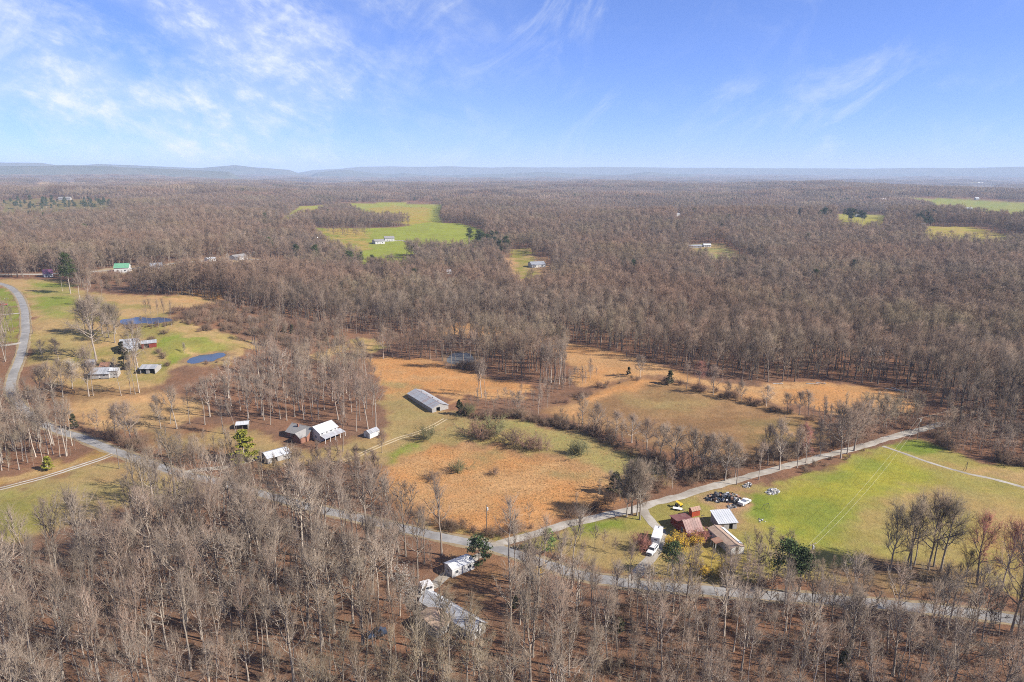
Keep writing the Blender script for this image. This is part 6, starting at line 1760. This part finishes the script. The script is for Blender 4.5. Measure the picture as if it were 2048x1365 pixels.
thicket([(1095,800),(1200,755),(1180,740),(1130,760),(1080,780)], 3.4, 5.5, 'leafless thicket below the straight dark stems')
thicket([(960,795),(1090,790),(1120,800),(1090,825),(1000,828),(940,815)], 4.2, 5.5, 'scrubby thicket right of the long barn')
thicket([(1620,838),(1700,825),(1840,815),(1860,840),(1780,862),(1690,880),(1640,870)], 4.8, 9.5, 'leafless thicket behind the bare trees at the gravel road')
thicket([(1850,862),(1900,848),(2060,866),(2200,895),(2200,960),(2060,935),(1960,918),(1890,898)], 3.6, 9, 'leafless thicket at the right edge above the pasture')
thicket([(1850,866),(1960,905),(2060,930),(2200,955),(2200,962),(2060,938),(1950,915),(1880,898)], 2.4, 3.2, 'dark brush along the right pasture edge', 'bush')
thicket([(1845,830),(1900,838),(2100,870),(2100,885),(1900,850),(1850,845)], 5.0, 14, 'leafless wood edge at right behind the thicket', 'wood')
thicket([(130,862),(200,868),(290,892),(300,910),(240,898),(170,872)], 2.4, 3.0, 'brown brush on the bank above the road bend', 'bush')
thicket([(140,845),(200,850),(290,880),(290,892),(200,866)], 3.8, 6.5, 'leafless thicket on the bank above the road bend')
thicket([(450,610),(560,640),(690,668),(690,690),(600,705),(520,692),(505,680),(420,655),(350,648),(350,620)], 4.2, 3.2, 'reddish young scrub behind the ponds', 'bush')
thicket([(450,612),(540,635),(690,668),(640,690),(520,672),(420,650)], 9, 7, 'sparse saplings in the scrub behind the ponds')
thicket([(285,684),(330,668),(420,656),(430,664),(340,674),(300,688)], 3.0, 2.4, 'brown brush along the back of the green pond pasture', 'bush')
thicket([(312,702),(318,700),(346,738),(338,742)], 1.8, 1.8, 'line of low brush between yard and pond pasture', 'bush')
thicket([(1100,1085),(1180,1075),(1250,1090),(1262,1140),(1200,1140),(1120,1112)], 5.5, 7, 'thin bare saplings on the lawn left of the driveway')
thicket([(1480,1110),(1560,1095),(1640,1150),(1620,1175),(1480,1172),(1450,1150)], 3.4, 8.5, 'leafless thicket between the mobile home and the paved road')
thicket([(1370,1130),(1450,1115),(1490,1165),(1380,1162)], 4.4, 8.5, 'bare saplings in front of the mobile home')
thicket([(1640,1140),(1760,1145),(1900,1160),(2040,1190),(2100,1230),(1900,1205),(1700,1188),(1620,1175)], 3.6, 6.5, 'leafless brush on the upper verge of the paved road at right')
thicket([(1500,1208),(1700,1224),(1900,1243),(2100,1268),(2100,1290),(1900,1268),(1700,1248),(1500,1230)], 3.6, 9.5, 'thin saplings lining the near side of the road at lower right')
thicket([(236,652),(300,654),(345,646),(352,652),(300,660),(240,660)], 2.8, 1.8, 'brush on the near bank of the long pond', 'bush')
thicket([(372,722),(384,728),(430,726),(455,716),(460,722),(430,733),(380,735)], 2.6, 1.6, 'brush on the near bank of the small blue pond', 'bush')
thicket([(190,553),(340,543),(560,527),(600,542),(560,556),(470,566),(330,576),(190,580)], 5.5, 4.0, 'reddish scrub below the far sandy lot', 'bush')
thicket([(1150,1205),(1500,1225),(1900,1260),(2100,1285),(2250,1420),(1150,1420)], 4.6, 6.0, 'dense young saplings under the lower right wood')
thicket([(1150,1205),(1500,1225),(1900,1260),(2100,1285),(2250,1420),(1150,1420)], 4.4, 1.8, 'low brown brush under the lower right wood', 'bush')
thicket([(-200,1170),(200,1120),(430,1010),(800,1100),(820,1250),(1000,1310),(1150,1250),(1150,1450),(-250,1450)], 6.5, 1.6, 'low brown brush under the lower left wood', 'bush')
thicket([(640,570),(760,566),(760,600),(660,604)], 9, 16, 'thin wood below the pale shed', 'wood')

# ------------------------------------------------------------------ the great leafless forest
far_fields = FIELDS_W[-N_FAR:]
lot = FIELDS_W[-N_FAR:]
LOT_W = W2([(185,551),(340,540),(560,523),(605,540),(560,556),(470,566),(330,576),(185,582)])
def forest_ok(xx, yy, pad=0.0):
    m = ~inside(OPEN_W, xx, yy) & ~inside(LOT_W, xx, yy)
    for poly, c1, c2, e, g in far_fields:
        pa = np.array(poly)
        bb = (xx > pa[:, 0].min() - 40) & (xx < pa[:, 0].max() + 40) & (yy > pa[:, 1].min() - 40) & (yy < pa[:, 1].max() + 40)
        i = np.where(bb)[0]
        if len(i): m[i] &= ~(sdist(poly, xx[i], yy[i]) > -pad)
    m &= ~near_roads(xx, yy, 3.0)
    m &= ~near_build(xx, yy)
    for c, r in FAR_CLEAR: m &= (xx - c[0]) ** 2 + (yy - c[1]) ** 2 > r * r
    # yards and lanes in front of the far houses are kept open
    zz_ = zt(xx, yy); ax_, ay_ = project(xx, yy, zz_); bx_, by_ = project(xx, yy, zz_ + 19)
    for nm_, _, A, B, C, ev, rg, _, _, _ in FAR:
        if nm_ in ('woodland_house', 'pale_shed', 'white_cottage', 'grey_store'): continue
        pad_ = 3.0 if A[1] > 470 else 1.2
        m &= ~((ax_ > A[0] - pad_) & (ax_ < B[0] + pad_) & (ay_ > A[1] - 0.5) & (by_ < A[1] - 1.0))
    return m
def ring(r0, r1, sp, half=0.80):
    n = int((r1 * r1 - r0 * r0) * half / (sp * sp))
    # stratified in a square grid clipped to the wedge
    g = np.arange(-r1, r1, sp)
    X, Y = np.meshgrid(g, np.arange(0, r1, sp)); X = X.ravel(); Y = Y.ravel()
    a = np.arctan2(X, Y); rr = np.hypot(X, Y)
    m = (np.abs(a) < half) & (rr > r0) & (rr < r1)
    X = X[m] + rng.uniform(-0.48, 0.48, m.sum()) * sp; Y = Y[m] + rng.uniform(-0.48, 0.48, m.sum()) * sp
    return X, Y
def split_wood(xx, yy, sp, light, label, h):
    dens = vnoise(xx / 90 + 5, yy / 60) 
    keep = rng.random(len(xx)) > np.clip(-0.25 - dens, 0, 0.35)
    xx, yy = xx[keep], yy[keep]; dens = vnoise(xx / 260, yy / 180 + 3)
    wood('woodland', xx, yy, label, h * (1 + 0.16 * dens), 0.3, light)
xx, yy = ring(240, 900, 6.2); ok = forest_ok(xx, yy); xx, yy = xx[ok], yy[ok]
dn = np.hypot(xx, yy); nearer = dn < 520
split_wood(xx[nearer], yy[nearer], 6, 'dark', 'leafless forest bordering the upper fields', 20)
split_wood(xx[~nearer], yy[~nearer], 6, True, 'leafless forest of the middle distance', 20)
print('mid', len(xx))
xx, yy = ring(300, 760, 6.4); ok = forest_ok(xx, yy); xx, yy = xx[ok], yy[ok]
scat_xy('understorey', xx, yy, 6.5, 0.45, JS, HS, 'thin saplings under the forest behind the fields', 'saplings', rng, 0.4)
xx, yy = ring(900, 2300, 7.4, 0.74); ok = forest_ok(xx, yy); xx, yy = xx[ok], yy[ok]
split_wood(xx, yy, 8, True, 'leafless forest rolling away behind the fields', 20)
print('far', len(xx))
# thin orchard-like trees on the hill field
xx, yy = jitter_grid(W2([(640,460),(745,460),(740,478),(660,474)]), 16, rng)
wood('woodland', xx, yy, 'scattered bare trees on the left of the hill field', 14, 0.2, True)
xx, yy = ring(2250, 7600, PS * 0.93, 0.70); ok = forest_ok(xx, yy, 22); xx, yy = xx[ok], yy[ok]
n = len(xx); s = rng.uniform(0.95, 1.15, n)
scatter('woodland', np.column_stack([xx, yy, zt(xx, yy)]), rng.integers(0, 4, n) * (math.pi / 2) + rng.uniform(-0.15, 0.15, n), np.column_stack([s, s, s * rng.uniform(0.85, 1.2, n)]), rng.integers(0, 4, n), PATCH, 'distant leafless forest reaching to the horizon', 'wood')
xx, yy = ring(7500, 13500, 150, 0.66)
n = len(xx); s = rng.uniform(2.1, 2.4, n)
scatter('woodland', np.column_stack([xx, yy, zt(xx, yy)]), rng.uniform(0, 6.28, n), np.column_stack([s, s, s * 0.55]), rng.integers(0, 4, n), PATCH, 'hazy forest along the horizon', 'wood')
print('patches', n)
# scattered evergreens and denser stands
xx, yy = ring(500, 6500, 95, 0.74); keep = rng.random(len(xx)) < 0.30 + 0.45 * (vnoise(xx / 500, yy / 400) > 0.35); xx, yy = xx[keep], yy[keep]; ok = forest_ok(xx, yy); xx, yy = xx[ok], yy[ok]
for px, sp, in ((([(545,379),(580,376),(620,377),(622,381),(560,382)]), 9), ([(0,364),(60,362),(75,366),(0,368)], 90), ([(0,408),(90,404),(225,406),(225,420),(60,424),(0,422)], 34),
                ([(1830,446),(1865,442),(1870,455),(1835,457)], 12), ([(1600,432),(1690,438),(1640,446),(1590,442)], 24), ([(1660,402),(1745,402),(1740,410),(1650,410)], 26), ([(590,528),(720,528),(760,540),(640,545)], 22), ([(1690,440),(1730,441),(1725,447),(1690,446)], 14), ([(1350,412),(1375,412),(1372,417),(1350,417)], 14)):
    a_, b_ = jitter_grid(W2(px), sp, rng); xx = np.concatenate([xx, a_]); yy = np.concatenate([yy, b_])
scat_xy('evergreens', xx, yy, 19, 0.25, JP, HP, 'scattered dark pines through the far forest', 'pines', rng, 0.2)
xx, yy = jitter_grid(W2([(450,640),(560,645),(690,670),(640,690),(500,676)]), 17, rng); keep = rng.random(len(xx)) < 0.4
CEDJ = [joined(T, C, 'cedar_tree', M['bark'], M['darkcedar']) for H_, T, C in CEDAR]
scat_xy('evergreens', xx[keep], yy[keep], 4.5, 0.4, CEDJ, [8, 8], 'small dark cedars dotted through the scrub behind the ponds', 'cedars', rng, 0.2)

# dry broomsedge tufts standing in the orange fields
def tuft_mesh(seed):
    rg = np.random.default_rng(seed); C = TM(); n = 16
    a = rg.uniform(0, 6.28, n); inc = rg.uniform(0.05, 0.55, n)
    D = np.column_stack([np.sin(inc) * np.cos(a), np.sin(inc) * np.sin(a), np.cos(inc)])
    C.cones(np.column_stack([rg.normal(size=(n, 2)) * 0.22, np.full(n, -0.05)]), D, rg.uniform(0.5, 1.0, n), np.full(n, 0.035))
    return C.mesh('grass_tuft', M['dry_grass'])
TU = [tuft_mesh(k) for k in range(4)]
X_, Y_ = [], []
for poly, sp in ((FIELDS_W[29][0], 0.85), (FIELDS_W[16][0], 1.4), (FIELDS_W[21][0], 2.2), (FIELDS_W[26][0], 1.8)):
    a_, b_ = jitter_grid(poly, sp, rng)
    k = rng.random(len(a_)) < 0.35 + 0.5 * (vnoise(a_ / 9, b_ / 6) > -0.2)
    X_.append(a_[k]); Y_.append(b_[k])
X_ = np.concatenate(X_); Y_ = np.concatenate(Y_); ok = plant_ok(X_, Y_, 0.5); X_, Y_ = X_[ok], Y_[ok]
print('tufts', len(X_))
scat_xy('dry_grass', X_, Y_, 0.5, 0.45, TU, [1.0] * 4, 'standing dry broomsedge in the orange fields', 'grass', rng, 0.3)

# pale trunks lying along the upper field edge
for (x0, y0, x1, y1), w_ in zip(((1612,768,1640,770),(1632,766,1652,769),(1770,778,1795,783),(1782,776,1812,786),(1795,781,1818,786),(1546,768,1566,769)), ('left one of the near pair', 'right one of the near pair', 'first of the right tangle', 'longest of the right tangle', 'last of the right tangle', 'farthest left, alone')):
    a_, b_ = at(x0, y0), at(x1, y1)
    d_ = b_ - a_
    root = empty('fallen_log', tuple((a_ + b_) / 2), math.atan2(d_[1], d_[0])); L_ = float(np.linalg.norm(d_[:2]))
    tag(root, 'pale fallen log at the upper field edge, ' + w_, 'log', 'fallen logs')
    m = MB(); m.cyl((-L_ / 2, 0, 0.22), (L_ / 2, 0, 0.3), 0.26, 0.14, 8); m.build('trunk', M['stone'], root)
    m = MB(); m.cyl((L_ * 0.2, 0, 0.28), (L_ * 0.42, 0.9, 0.9), 0.1, 0.04, 6); m.cyl((L_ * 0.1, 0, 0.28), (L_ * 0.3, -1.0, 0.6), 0.09, 0.03, 6); m.build('branch', M['stone'], root)

# ------------------------------------------------------------------ air
hz = NT('haze_air')
hz.n.remove(hz.b)
vol = hz.n.new('ShaderNodeVolumePrincipled')
vol.inputs['Color'].default_value = (0.58, 0.73, 0.97, 1)
vol.inputs['Density'].default_value = HAZE
vol.inputs['Anisotropy'].default_value = 0.0
hz.l.new(vol.outputs[0], hz.n['Material Output'].inputs['Volume'])
m = MB(); m.box(-20500, 20500, -20500, 20500, -170, 225)
o = m.build('haze', hz.m); tag(o, 'thin blue air between the camera and the far hills', 'haze', kind='stuff')
